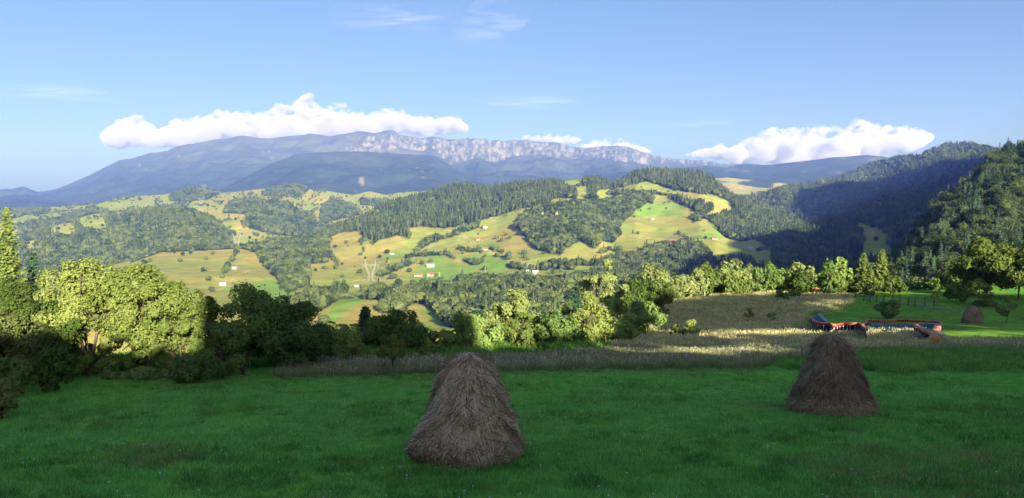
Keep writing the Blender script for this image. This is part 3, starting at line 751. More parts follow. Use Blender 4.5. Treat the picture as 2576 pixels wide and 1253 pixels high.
def scatter(name, coll, p, size, rng, label, cat=None, tilt=.03):
    n = len(p)
    me = bpy.data.meshes.new(name)
    me.vertices.add(n); me.vertices.foreach_set('co', np.asarray(p, np.float32).ravel())
    a = me.attributes.new('size', 'FLOAT_VECTOR', 'POINT'); a.data.foreach_set('vector', np.asarray(size, np.float32).ravel())
    t = np.stack([rng.randn(n) * tilt, rng.randn(n) * tilt, rng.rand(n) * 6.283], 1)
    a = me.attributes.new('turn', 'FLOAT_VECTOR', 'POINT'); a.data.foreach_set('vector', t.astype(np.float32).ravel())
    a = me.attributes.new('pick', 'INT', 'POINT'); a.data.foreach_set('value', rng.randint(0, len(coll.objects), n).astype(np.int32))
    o = add(name, me, kind='stuff', label=label)
    if cat: o['category'] = cat
    md = o.modifiers.new('scatter', 'NODES'); md.node_group = scatter_group(coll, name)
    return o
# ------------------------------------------------------------------ woods on the hills
rs = np.random.RandomState(11)
BUDGET = {'spruce': 298, 'broad': 230}
LONE = []
def wood(P, PX, PY, fn, spacing, rng, hs, hb, srcS, srcB, name, label_s, label_b, nS, nB, sink=.4):
    p, px, py = sample(P, PX, PY, spacing, rng)
    f, s = fn(px, py, p[:, 1])
    k = rng.rand(len(p)) < f
    k &= (px > -200) & (px < 2900)
    p, px, py, f, s = p[k], px[k], py[k], f[k], s[k]
    isS = rng.rand(len(p)) < s * (f > .5) + .05
    out = 0
    for m, srcs, base, (h0, h1), lab, nind, kd in ((isS, srcS, 20., hs, label_s, nS, 'spruce'), (~isS, srcB, 10.5, hb, label_b, nB, 'broadleaf')):
        q = p[m]; qf = f[m]; qx = px[m]; qy = py[m]
        if not len(q): continue
        h = (h0 + (h1 - h0) * np.clip(rng.rand(len(q)) * .65 + .25 + .8 * fbm(q[:, 0] / 90, q[:, 1] / 90, 97, 3), 0, 1.25)) * np.where(qf < .5, .62, np.where(qf < .95, .7, 1))
        sc = h / base
        S3 = np.stack([sc * rng.uniform(.85, 1.2, len(q)), sc * rng.uniform(.85, 1.2, len(q)), sc], 1)
        q = q - [0, 0, sink]
        vis = (qx > 0) & (qx < 2575) & (qy < 760)
        app = np.where(vis, h / q[:, 1], -1) * np.where(qf < .5, 3, 1)
        order = np.argsort(-app)
        ind = order[:nind]; rest = order[nind:]
        for i in ind:
            src = srcs[rng.randint(len(srcs))]
            o = src.copy(); o.name = kd + '_tree'
            o.location = q[i]; o.scale = S3[i]; o.rotation_euler = (0, 0, rng.rand() * 6.28)
            COL.objects.link(o)
            l = (lab[1] if qf[i] < .5 else lab[0])
            tag(o, l[0], 'tree', l[1])
            if qf[i] < .5: LONE.append((o, qx[i], qy[i], kd))
        if len(rest):
            scatter(kd + '_wood' if kd == 'broadleaf' else 'spruce_wood', C_of[id(srcs)], q[rest], S3[rest], rng, lab[2])
        out += len(q)
    print('WOOD', name, out)
C_of = {id(far_spruces): C_fs, id(far_broads): C_fb, id(slope_broads): C_sb, id(slope_spruces): C_ss}
wood(PB, PBX, PBY, forest_B, 8.5, rs, (13, 24), (7, 14), far_spruces, far_broads, 'B',
     (('dark pointed spruce in the woods of the middle hill', 'spruces in the woods of the middle hill'), ('single small spruce standing open on the pastures of the middle hill', 'lone spruces on the middle hill pastures'), 'spruce woods covering the crest and flanks of the middle hill'),
     (('rounded broadleaf tree in the woods of the middle hill', 'broadleaf trees in the woods of the middle hill'), ('lone round bush or small tree dotted on the pastures of the middle hill', 'lone trees on the middle hill pastures'), 'leafy woods and hedges on the middle hill'), 150, 150)
wood(PC, PCX, PCY, forest_C, 11, rs, (16, 26), (10, 16), far_spruces, far_broads, 'C',
     (('dark spruce in the wood on the low left hill', 'spruces on the low left hill'),) * 2 + ('spruces mixed into the wood on the low left hill',),
     (('broadleaf tree in the wood on the low left hill', 'broadleaf trees on the low left hill'),) * 2 + ('broadleaf wood on the low left hill',), 0, 0)
wood(PD, PDX, PDY, forest_D, 15, rs, (16, 26), (9, 16), far_spruces, far_broads, 'D',
     (('small far spruce among the patchwork fields', 'spruces of the patchwork hills'),) * 2 + ('spruces scattered in the copses of the patchwork hills',),
     (('small far tree among the patchwork fields', 'trees of the patchwork hills'),) * 2 + ('copses on the patchwork hills',), 0, 0)
wood(PH, PHX, PHY, forest_G2, 12, rs, (18, 30), (12, 19), far_spruces, far_broads, 'G2',
     (('spruce on the lower slope of the right valley', 'spruces on the right valley slope'),) * 2 + ('spruce wood on the lower slope of the right valley',),
     (('tree on the lower slope of the right valley', 'trees on the right valley slope'),) * 2 + ('broadleaf wood on the lower slope of the right valley',), 0, 0)
def fG(px, py, Y): return ((px < 2640)).astype(float), np.full(px.shape, .5)
wood(PG, PGX, PGY, fG, 17, rs, (20, 32), (14, 20), far_spruces, far_broads, 'G1',
     (('spruce on the blue wooded mountain', 'spruces on the wooded mountain'),) * 2 + ('spruce wood covering the wooded mountain',),
     (('tree on the blue wooded mountain', 'trees on the wooded mountain'),) * 2 + ('broadleaf wood covering the wooded mountain',), 0, 0)
def fS(px, py, Y): return ((px < 2850) & (py > -50)).astype(float) * .95, np.full(px.shape, .1)
wood(PS, PSX, PSY, fS, 5.8, rs, (12, 20), (8, 12.5), slope_spruces, slope_broads, 'S',
     (('spruce on the steep slope at the right edge', 'spruces on the steep right slope'),) * 2 + ('spruces on the steep slope at the right',),
     (('broadleaf tree on the steep slope at the right edge', 'broadleaf trees on the steep right slope'),) * 2 + ('dense broadleaf wood on the steep slope at the right',), 40, 140, sink=1.2)
# ------------------------------------------------------------------ houses, sheds, pylons on the hills
def hill_at(P, PX, PY, px, py):
    d = (PX[:, 2:] - px) ** 2 + ((PY[:, 2:] - py) * 1.5) ** 2
    i = np.unravel_index(np.argmin(d), d.shape)
    return P[i[0], i[1] + 2]
M_wall = simple('house_wall', (.29, .27, .24), .8, .12, .3)
M_wood = simple('weathered_wood', (.27, .22, .17), .9, .3, 1)
M_roof_red = simple('red_roof', (.34, .09, .06), .7, .3, .5)
M_roof_grey = simple('grey_roof', (.32, .33, .36), .5, .2, .5)
M_roof_blue = simple('blue_grey_roof', (.22, .27, .36), .4, .15, .5)
M_glass = simple('window_glass', (.05, .06, .08), .2, .1, 1)
M_steel = simple('pylon_steel', (.24, .25, .24), .5, .1, .2)
def house(px, py, w, d, h, rh, rot, roof, wall, label, cat='house', PP=None, name='farm_house'):
    PP = PP or (PB, PBX, PBY); w *= .85; d *= .85
    p = hill_at(*PP, px, py)
    t = empty(name, tuple(p - [0, 0, .5]), rot, label=label, cat=cat, group='farm buildings on the hills')
    MB().box((0, 0, (h + .5) / 2), (w, d, h + .5)).build('wall', wall, t)
    hh = h + .5; o = .6
    r = MB()
    for s in (-1, 1):
        a = [(-w / 2 - o, s * (d / 2 + o), hh - .35), (w / 2 + o, s * (d / 2 + o), hh - .35), (w / 2 + o, 0, hh + rh), (-w / 2 - o, 0, hh + rh)]
        r.poly(a); r.poly([(x, y, z + .25) for x, y, z in a])
        r.poly([a[0], a[1], (a[1][0], a[1][1], a[1][2] + .25), (a[0][0], a[0][1], a[0][2] + .25)])
    r.build('roof', roof, t)
    g = MB()
    for s in (-1, 1): g.poly([(s * w / 2, -d / 2, hh), (s * w / 2, d / 2, hh), (s * w / 2, 0, hh + rh - .1)])
    g.build('gable', wall, t)
    n = max(2, int(w / 4))
    for k in range(n):
        MB().box((-w / 2 + w * (k + .5) / n, -d / 2 - .03, hh * .55), (1.1, .08, 1.2)).build('window', M_glass, t)
    return t
H = [(1222, 577, 12, 8, 3, 2.5, .1, M_roof_grey, M_wood, 'grey wooden barn on the tan pasture below the spruce wood', 'barn'),
     (1203, 605, 10, 6, 2.8, 2.2, .2, M_roof_red, M_wall, 'small white house with a red roof beside a clump of bushes'),
     (1220, 635, 13, 7, 3, 2.6, -.1, M_roof_red, M_wall, 'pink-roofed farmhouse half hidden by a hedge on the middle hill'),
     (985, 633, 10, 6, 1.8, 1.6, -.35, M_roof_grey, M_roof_grey, 'low pale grey shed at the edge of the bright green field', 'shed'),
     (976, 660, 7, 5, 2.2, 2.2, .5, M_wall, M_wall, 'tiny pale hut right of the nearest pylon', 'hut'),
     (1042, 653, 6, 4, 2, 1.6, .3, M_wall, M_wall, 'small white cabin above the farmyard', 'cabin'),
     (1085, 670, 17, 8, 3.4, 2.6, .25, M_roof_blue, M_wall, 'large farmhouse with a blue-grey roof', 'farmhouse'),
     (1053, 686, 17, 6, 2.8, 1.8, -.05, M_roof_red, M_wall, 'long low barn with a dull red roof', 'barn'),
     (1080, 686, 13, 9, 3.6, 3.0, 1.1, M_roof_red, M_wall, 'white gabled house with a dark red roof in the farmyard'),
     (1236, 541, 7, 5, 2.5, 2, .2, M_wall, M_wall, 'tiny white hut at the foot of the spruce wood', 'hut'),
     (894, 718, 7, 4, 1.8, 1.5, .2, M_roof_grey, M_wood, 'little grey shed on the tan slope under the nearest pylon', 'shed'),
     (1640, 554, 10, 8, 4, 3, .9, M_roof_grey, M_wall, 'pale house alone in the middle of the upper pasture'),
     (1690, 605, 16, 8, 3.6, 2.5, .05, M_roof_red, M_wall, 'white farmhouse with an orange-red roof above the lower wood', 'farmhouse'),
     (1797, 598, 13, 8, 3.2, 3, .1, M_roof_red, M_wall, 'white house with a brick red roof at the right end of the pasture'),
     (1884, 625, 12, 7, 3, 2.4, .3, M_roof_grey, M_roof_grey, 'grey farmhouse standing in the shade of the valley'),
     (1330, 683, 7, 5, 2.6, 2, 0, M_roof_grey, M_wall, 'small white hut left of a grey-roofed house in the orchards', 'hut'),
     (1347, 686, 10, 6, 3, 2.2, .1, M_roof_grey, M_wall, 'grey-roofed white house in the orchards'),
     (1368, 722, 9, 7, 3.2, 2.8, .6, M_roof_red, M_wall, 'red-roofed house among the trees of the valley floor'),
     (1396, 726, 7, 5, 2.6, 2, .3, M_roof_grey, M_wall, 'pale cottage right of the red-roofed house on the valley floor', 'cottage'),
     (592, 680, 10, 6, 2.6, 2.6, -.2, M_roof_blue, M_wood, 'blue-grey barn with a bush beside it on the left pasture', 'barn'),
     (558, 715, 10, 6, 2.4, 2.4, .3, M_roof_grey, M_wall, 'white shed by the lane across the left pasture', 'shed'),
     (2194, 648, 12, 8, 5, 3, .2, M_wall, M_wall, 'white house deep in the right valley'),
     (2243, 668, 22, 12, 5, 5, .3, M_roof_red, M_wall, 'house with a bright red roof deep in the right valley')]
for hh_ in H:
    px, py, w, d, h, rh, rot, ro, wa, lb = hh_[:10]
    house(px, py, w, d, h, rh, rot, ro, wa, lb, hh_[10] if len(hh_) > 10 else 'house', (PH, PHX, PHY) if px > 2150 else None, 'barn' if len(hh_) > 10 and hh_[10] in ('barn', 'shed') else 'farm_house')
for px, py, s, lb in ((1363, 541, 4, 'pale limestone crag showing at the left of the round wood'), (1399, 545, 5, 'pale limestone crag in the middle of the round wood'), (1545, 556, 4, 'pale limestone crag at the right edge of the round wood')):
    p = hill_at(PB, PBX, PBY, px, py + 6); V, F = ICO2
    v = V * (1 + .2 * np.random.RandomState(px).randn(len(V), 1)) * [s * .6, s * .6, s * 1.2] + [p[0], p[1] - 9, p[2] + s * 1.3]
    add('rock_crag', np_mesh('rock_crag', v, F, simple('limestone', (.34, .33, .30), .9, .15, .2)), label=lb, cat='rock')
def pylon(px, py, hgt, PP, rot, label, P=None):
    p = hill_at(*PP, px, py) if P is None else P
    t = empty('power_pylon', tuple(p), rot, label=label, cat='pylon', group='power line pylons')
    s = hgt / 36.; w = .9 if hgt else 0
    lw = .18 * s
    def latt(a, b, wa, wb, m, seg=5):
        a = Vector(a); b = Vector(b)
        d = (b - a).normalized(); x = d.cross(Vector((0, 1, 0))).normalized(); y = d.cross(x)
        cs = [(1, 1), (1, -1), (-1, -1), (-1, 1)]
        for i, (u, v) in enumerate(cs):
            m.bar(a + x * u * wa + y * v * wa, b + x * u * wb + y * v * wb, lw)
            u2, v2 = cs[(i + 1) % 4]
            for k in range(seg):
                f0, f1 = k / seg, (k + 1) / seg
                w0 = wa + (wb - wa) * f0; w1 = wa + (wb - wa) * f1
                A = a + (b - a) * f0 + x * u * w0 + y * v * w0; B = a + (b - a) * f1 + x * u2 * w1 + y * v2 * w1
                m.bar(A, B, lw * .7)
    m = MB(); latt((-4 * s, 0, 0), (-3.2 * s, 0, 13 * s), 1.1 * s, 1.0 * s, m); m.build('leg', M_steel, t)
    m = MB(); latt((4 * s, 0, 0), (3.2 * s, 0, 13 * s), 1.1 * s, 1.0 * s, m); m.build('leg', M_steel, t)
    m = MB()
    for q in ((-1, 1), (1, -1)): m.bar((q[0] * 4 * s, 0, 1 * s), (q[1] * 3.4 * s, 0, 12 * s), lw)
    m.bar((-4 * s, 0, 7 * s), (4 * s, 0, 7 * s), lw); m.bar((-3.4 * s, 0, 13 * s), (3.4 * s, 0, 13 * s), lw * 1.3)
    m.build('cross_brace', M_steel, t)
    for q in (-1, 1):
        m = MB(); latt((q * 3.0 * s, 0, 13 * s), (q * 8.5 * s, 0, 27 * s), 1.0 * s, .8 * s, m); m.build('window_arm', M_steel, t)
        m = MB(); latt((q * 8.5 * s, 0, 28 * s), (q * 9.2 * s, 0, 36 * s), .7 * s, .15 * s, m, 3); m.build('earth_peak', M_steel, t)
    m = MB(); latt((-15 * s, 0, 27.5 * s), (15 * s, 0, 27.5 * s), .95 * s, .95 * s, m, 12); m.build('cross_arm', M_steel, t)
    for q in (-13, 0, 13): MB().bar((q * s, 0, 26.5 * s), (q * s, 0, 22.5 * s), .35 * s + .1).build('insulator', M_steel, t)
    return t
PY1 = pylon(930, 701, 36, (PB, PBX, PBY), -.12, 'nearest lattice pylon, grey, standing on the tan pasture in the middle')
PY2 = pylon(598, 622, 37, (PB, PBX, PBY), .05, 'pale lattice pylon on the crest of the left pasture')
PY3 = pylon(503, 548, 36, (PD, PDX, PDY), .0, 'pylon half hidden behind the dark wooded hill')
PY4 = pylon(508, 520, 37, (PD, PDX, PDY), .0, 'pylon on the green slope above the dark wooded hill')
PY5 = pylon(512, 474, 38, (PD, PDX, PDY), .0, 'topmost and farthest pylon against the blue mountain')
for o, q in ((PY3, 0), (PY4, 0), (PY5, 0)): pass
M_pole = simple('pole_wood', (.6, .57, .5), .8, .15, 1)
for px, py, lb in ((1218, 680, 'right one of two utility poles near the farm'), (1107, 690, 'utility pole right beside the farmyard'), (1348, 703, 'pale utility pole below the hut in the orchards'), (1166, 575, 'thin utility pole at the corner of the spruce wood'), (1502, 600, 'utility pole on the pasture left of the round wood tip')):
    p = hill_at(PB, PBX, PBY, px, py)
    t = empty('utility_pole', tuple(p), 0, label=lb, cat='pole', group='utility poles')
    MB().bar((0, 0, -.5), (0, 0, 9), .5, n=6, w2=.35).build('post', M_pole, t); MB().box((0, 0, 8.4), (2, .15, .18)).build('cross_arm', M_pole, t)

MARK = [(h_[0], h_[1], h_[9]) for h_ in H if h_[0] < 2150] + [(930, 680, 'nearest pylon'), (598, 605, 'pylon on the left crest'), (1363, 541, 'left crag of the round wood')]
SHORT = {}
for a_, b_, c_ in MARK:
    w_ = c_.split(); SHORT[c_] = ' '.join(w_[:8])
cell = {}
for o_, x_, y_, kd_ in LONE:
    a_, b_, c_ = min(MARK, key=lambda m_: (m_[0] - x_) ** 2 + 3 * (m_[1] - y_) ** 2)
    dx_, dy_ = x_ - a_, (y_ - b_) * 1.7
    d_ = ('above' if dy_ < 0 else 'below') if abs(dy_) > 2 * abs(dx_) else ('right of' if dx_ > 0 else 'left of') if abs(dx_) > 2 * abs(dy_) else ('upper ' if dy_ < 0 else 'lower ') + ('right of' if dx_ > 0 else 'left of')
    cell.setdefault((SHORT[c_], d_), []).append((dx_ ** 2 + dy_ ** 2, o_, kd_))
ORD = 'nearest second third fourth fifth sixth seventh eighth ninth tenth eleventh twelfth thirteenth fourteenth fifteenth sixteenth seventeenth eighteenth nineteenth twentieth'.split() + ['outermost'] * 60
for (c_, d_), l_ in cell.items():
    l_.sort(key=lambda q_: q_[0])
    for k_, (_, o_, kd_) in enumerate(l_):
        o_['label'] = '%s lone %s %s the %s' % (ORD[k_], 'spruce' if kd_ == 'spruce' else 'bush', d_, c_)

# ------------------------------------------------------------------ near trees, each its own
rt = np.random.RandomState(21)
NT = 0
def height_for(px, D, top):
    X, Y, z = at(px, D)
    kx, kz = ray(px, top)
    return kz * D - z
def tree(px, D, top, wpx, mat, label, kind='broadleaf_tree', cat='tree', dens=1.0, leaf=None, flat=None, low=.12, bark=None, group=None, K=None, lump=.29, topn=.7, forks=None):
    global NT
    if 1120 < px < 1690 and 54 < D < 135 and cat == 'tree': top -= 12
    X, Y, z = at(px, D)
    h = height_for(px, D, top) * 1.1; r = wpx * 1.1 / FPX * D / 2
    rng = np.random.RandomState(1000 + NT); NT += 1
    t = empty(kind, (X, Y, z - .1), rng.rand() * 6.28, label=label, cat=cat, group=group)
    leaf = leaf or max(.15, .0045 * D)
    flat = flat or (1.1 if low < .1 else .85)
    rz = h * (1 - low) / 2
    area = 4 * math.pi * ((r * r * 2 + rz * r * 4) / 6)
    nl = int(min(16000, dens * 2.9 * area / (leaf * leaf * .5)))
    K = K or int(28 + 9 * rz / max(r, .5))
    V, F, cc = crown_np(rng, r * .98, rz * .98, K, nl, leaf, flat, lump, top=topn)
    off = np.array([0, 0, h * low + rz])
    V = V + off
    add('crown', np_mesh('crown', V, F, mat), t)
    tv, tf = trunk_np(rng, h * .8, max(.04, h * .012 + .01), cc + off, forks=forks or (3 if wpx > 150 else 1))
    add('trunk', np_mesh('trunk', tv, tf, bark or M_bark, True), t)
    return t
def spruce(px, D, top, wpx, mat, label, group=None, leaf=None, bare=.05):
    global NT
    X, Y, z = at(px, D); h = height_for(px, D, top); r = wpx / FPX * D / 2
    rng = np.random.RandomState(1000 + NT); NT += 1
    t = empty('spruce_tree', (X, Y, z - .1), rng.rand() * 6.28, label=label, cat='tree', group=group)
    leaf = leaf or max(.28, .0062 * D)
    V, F = spruce_np(rng, r, h, int(np.clip(h * 4.0, 22, 46)), 13, 18, leaf, bare=bare)
    add('crown', np_mesh('crown', V, F, mat), t)
    tv, tf = trunk_np(rng, h * .98, h * .014 + .03, np.zeros((0, 3)), lean=.004)
    add('trunk', np_mesh('trunk', tv, tf, M_bark, True), t)
    return t
B, MD, DK, GR, OL, RD_ = M_leaf_bright, M_leaf_mid, M_leaf_dark, M_leaf_grey, M_leaf_olive, M_leaf_red
# left clump
spruce(28, 50, 512, 150, M_needle_lt, 'tall light green conifer with a pale trunk at the left edge')
spruce(-30, 56, 500, 150, M_needle, 'dark conifer top at the very left edge, behind the light one')
spruce(92, 53, 628, 105, M_needle, 'dark spruce between the light conifer and the big sunlit bush')
tree(40, 41, 700, 180, OL, 'broad olive green shrub below the light conifer', 'bush', 'bush', low=.02)
tree(-20, 37, 765, 170, RD_, 'reddish-tinged shrub at the left edge', 'bush', 'bush', low=.02)
tree(70, 37.5, 800, 150, RD_, 'dull green and red shrub low at the left, partly in shade', 'bush', 'bush', low=.0)
tree(222, 42, 642, 240, B, 'tallest crown of the big sunlit bush at the left', 'bush', 'bush', low=.1, forks=4, K=75, lump=.2)
tree(352, 41.5, 664, 260, B, 'wide middle crown of the big sunlit bush', 'bush', 'bush', low=.12, forks=4, K=80, lump=.19)
tree(458, 42.5, 722, 190, B, 'right shoulder of the big sunlit bush, beside the shaded trees', 'bush', 'bush', low=.14, forks=3, K=50, lump=.22)
tree(128, 40, 760, 150, B, 'left shoulder of the big sunlit bush', 'bush', 'bush', low=.08, K=24)
tree(138, 35, 862, 100, MD, 'small round bush standing out on the lawn under the big bush, its top lit', 'bush', 'bush', low=0)
tree(20, 33.5, 905, 120, DK, 'dark low shrub in the shade at the left edge', 'bush', 'bush', low=0)
tree(5, 28, 960, 80, RD_, 'brownish weedy shrub at the bottom left edge of the lawn', 'bush', 'bush', low=0)
tree(365, 41, 880, 190, DK, 'low dark undergrowth bush below the middle of the big bush', 'bush', 'bush', low=0)
tree(487, 38.5, 888, 120, DK, 'low dark bush at the right foot of the big bush', 'bush', 'bush', low=0)
tree(225, 43, 868, 190, DK, 'dark undergrowth bush at the left foot of the big bush', 'bush', 'bush', low=0)
# shaded trees
tree(612, 44, 732, 220, DK, 'big dark rounded tree directly right of the sunlit bush', low=.08, K=30, lump=.3)
tree(560, 42, 800, 130, DK, 'dark leafy bush filling the gap right of the sunlit bush', 'bush', 'bush', low=0)
tree(742, 45, 768, 200, DK, 'dark rounded tree with a leaning trunk, second from the sunlit bush', low=.14, K=30, lump=.3, forks=2)
tree(690, 46, 745, 120, DK, 'dark tree top between the two big shaded trees', low=.1)
tree(795, 47, 812, 100, DK, 'ragged dark tree at the right side of the two big shaded trees', low=.1)
tree(868, 51, 812, 90, MD, 'narrow green tree left of the dark conifer', low=.05)
spruce(920, 57, 766, 105, M_needle, 'dark blue-green conifer in the middle of the shaded row')
tree(850, 54, 800, 70, DK, 'spiky dark bush with thin twigs above the shaded row', 'bush', 'bush', low=.0, dens=.5)
tree(1002, 55, 782, 150, DK, 'broad dark tree behind the small lone sapling', low=.04, K=26)
tree(960, 54, 790, 90, DK, 'dark tree joining the conifer and the broad dark tree', low=.04)
tree(1050, 56, 815, 90, DK, 'dark tree at the right of the broad one, before the yellow field', low=.04)
tree(1112, 56, 832, 130, MD, 'low bluish-green shrub left of the near haystack top', 'bush', 'bush', low=0)
tree(1030, 53, 880, 70, MD, 'low green shrub right of the small lone sapling', 'bush', 'bush', low=0)
tree(1070, 53.5, 872, 60, GR, 'pale weedy shrub at the edge of the tall grass', 'bush', 'bush', low=0)
tree(1205, 58, 800, 165, DK, 'dark rounded tree just above the near haystack', low=.04)
tree(1165, 60, 818, 70, DK, 'dark tree left of the one above the haystack', low=.04)
tree(862, 50, 893, 60, MD, 'bright green weedy tuft at the foot of the shaded row', 'bush', 'bush', low=0, dens=.7)
tree(986, 44.5, 846, 74, B, 'small lone sapling with a bare trunk at the edge of the lawn', low=.34, forks=1, K=16, leaf=.15, dens=1.2)
tree(966, 44.8, 905, 52, MD, 'little bush at the foot of the lone sapling', 'bush', 'bush', low=0, K=8, leaf=.14)
# sunlit poplars and alders in the middle
tree(1316, 57, 782, 92, B, 'sunlit upright tree right of the near haystack, lit to the ground', low=.03, K=26)
tree(1285, 64, 738, 125, GR, 'grey-green willow behind the sunlit upright tree', low=.05, K=26)
tree(1350, 64, 800, 60, GR, 'narrow pale tree right of the sunlit upright tree', low=.05)
tree(1265, 58, 850, 70, MD, 'green shrub left of the foot of the sunlit upright tree', 'bush', 'bush', low=0)
tree(1365, 57, 866, 62, DK, 'dark shrub right of the foot of the sunlit upright tree', 'bush', 'bush', low=0)
spruce(1400, 62, 775, 96, M_needle, 'dark slate conifer between two sunlit trees')
tree(1402, 61, 785, 100, DK, 'dark broad tree merged with the slate conifer', low=.02)
tree(1486, 62, 762, 112, B, 'yellow-green sunlit tree with a dark underside', low=.05, K=28)
tree(1448, 66, 850, 90, DK, 'dark tree below the yellow-green sunlit one', low=0)
tree(1552, 76, 752, 106, DK, 'dark alder left of the darkest tree at the field edge', low=.02, K=26)
tree(1618, 84, 762, 100, DK, 'darkest tree at the corner of the tan field', low=.02, K=26)
tree(1560, 68, 812, 90, DK, 'low dark alder in front of the other alders', low=0)
spruce(1450, 92, 716, 90, M_needle, 'dark conifer rising behind the yellow-green tree')
tree(1425, 86, 760, 60, MD, 'middling green tree left of the dark rising conifer', low=.02)
tree(1515, 108, 662, 96, GR, 'tall grey-green birch lit from the right, tallest in the middle', low=.05, K=30)
tree(1480, 112, 690, 60, GR, 'pale birch left of the tallest one', low=.05)
tree(1560, 112, 705, 76, GR, 'pale tree between the tall birch and the bright maple', low=.05)
tree(1605, 104, 706, 80, B, 'bright yellow-green maple above the dark alders', low=.04)
tree(1642, 116, 668, 110, GR, 'broad tall sunlit birch at the left end of the field edge row', low=.04, K=30)
tree(1660, 112, 712, 76, B, 'bright tree in front of the broad tall birch', low=.02)
tree(1535, 128, 715, 60, DK, 'dark tree in the gap between the birches', low=.02)
# the row along the far edge of the tan field
row = [(1710, 153, 700, 66, DK), (1745, 158, 688, 60, DK), (1790, 163, 680, 66, MD), (1838, 166, 672, 64, DK), (1880, 168, 676, 66, MD), (1925, 170, 684, 66, DK), (1972, 172, 688, 66, DK), (2010, 173, 684, 60, MD), (2050, 174, 690, 60, DK), (2128, 172, 700, 60, DK),
       (1697, 140, 690, 52, GR), (1725, 146, 686, 50, GR), (1752, 150, 676, 46, GR), (1772, 152, 662, 58, B), (1800, 156, 700, 60, DK), (1822, 158, 656, 46, GR), (1852, 158, 650, 54, GR), (1836, 152, 690, 50, B), (1884, 160, 664, 44, GR), (1872, 156, 700, 44, B),
       (1908, 158, 672, 46, DK), (1936, 160, 662, 60, MD), (1960, 162, 680, 48, MD), (1985, 160, 690, 54, GR), (2004, 163, 654, 46, GR), (2020, 156, 682, 58, B), (2038, 158, 668, 30, GR), (2062, 162, 700, 44, DK), (2086, 160, 660, 62, MD), (2108, 160, 654, 56, MD),
       (2098, 154, 690, 56, B), (2080, 154, 705, 40, DK)]
nm = {id(GR): 'grey-green birch', id(B): 'bright yellow-green tree', id(DK): 'dark tree', id(MD): 'green leafy tree'}
ORDS = ['leftmost'] + [q + ' from the left' for q in ORD[1:20]] + [q + ' from the left' for q in ('twenty-first', 'twenty-second', 'twenty-third')]
for k, (px, D, top, w, m) in enumerate(row):
    back = k < 10
    mates = sorted(q[0] for q in (row[:10] if back else row[10:]))
    tree(px, D, top, w * 1.25, m, '%s, %s in %s tan field row' % (nm[id(m)], ORDS[mates.index(px)], 'the back' if back else 'the front'),
         low=.03, topn=.25 if m is GR or k % 3 == 0 else .7, group='trees along the far edge of the tan field', bark=M_bark_lt if k % 2 else None)
spruce(2170, 158, 636, 92, M_needle_lt, 'left one of two tall spruces behind the fence, right side sunlit', leaf=.8)
spruce(2216, 168, 626, 86, M_needle_lt, 'right and taller one of two tall spruces behind the fence', leaf=.8)
spruce(2150, 160, 690, 60, M_needle, 'low dark spruce at the left foot of the two tall spruces', leaf=.8)
tree(2192, 150, 690, 50, B, 'yellow-green birch with a pale trunk in front of the left tall spruce', low=.06, bark=M_bark_lt)
tree(2242, 156, 694, 70, B, 'rounded light yellow-green birch right of the two tall spruces', low=.05, bark=M_bark_lt)
for k, (px, D, top, w, m) in enumerate([(2290, 172, 712, 50, MD), (2315, 176, 708, 44, DK), (2345, 172, 700, 60, MD), (2372, 176, 715, 44, DK), (2395, 172, 700, 50, MD), (2270, 175, 722, 40, DK)]):
    tree(px, D, top, w, m, 'low %s tree in the gap between the birch and the big oak' % ['green', 'dark', 'wide green', 'short dark', 'leafy', 'small dark'][k], low=0, group='low trees behind the fenced green field')
tree(2478, 150, 612, 175, OL, 'huge spreading oak at the right edge', low=.06, K=40, lump=.26, forks=3)
tree(2560, 146, 630, 130, OL, 'second spreading oak cut by the right edge', low=.08, K=30, lump=.28, forks=2)
tree(2415, 156, 668, 90, OL, 'left lower part of the oak group', low=.02, K=22)
tree(2405, 140, 712, 60, DK, 'dark dense holly-like tree below the oak', low=0)
tree(2462, 132, 703, 62, B, 'small pale yellow-green tree in front of the oak', low=.12)
tree(2478, 133, 755, 62, DK, 'dark shrub under the small pale tree', 'bush', 'bush', low=0)
# bushes in the fields
tree(1740, 79, 794, 52, B, 'taller of two sunlit bushes on the tan field', 'bush', 'bush', low=0, K=12)
tree(1734, 77, 828, 46, DK, 'dark low bush at the foot of the taller sunlit bush', 'bush', 'bush', low=0, K=8)
tree(1698, 80, 812, 32, B, 'smaller of two sunlit bushes on the tan field', 'bush', 'bush', low=.02, K=9)
tree(1882, 108, 775, 22, B, 'tiny sunlit bush alone on the tan field', 'bush', 'bush', low=0, K=7)
tree(1941, 104, 784, 20, DK, 'tiny dark bush alone on the tan field', 'bush', 'bush', low=0, K=7)
tree(1768, 122, 772, 16, DK, 'smallest dark shrub high on the tan field', 'bush', 'bush', low=0, K=7)
tree(1968, 140, 728, 44, DK, 'dark bush at the top of the tan field', 'bush', 'bush', low=0, K=10)
tree(1996, 146, 715, 30, MD, 'green bush right of the dark one at the top of the tan field', 'bush', 'bush', low=0, K=8)
tree(2230, 108, 748, 66, DK, 'dark round shrub behind the orange-edged track', 'bush', 'bush', low=0, K=16)
tree(2348, 132, 722, 34, GR, 'thin twiggy sapling beside the fence', low=.3, dens=.18, K=9)
tree(2530, 104, 752, 58, MD, 'thin green sapling at the right of the far haystack', low=.2, dens=.5, K=12)

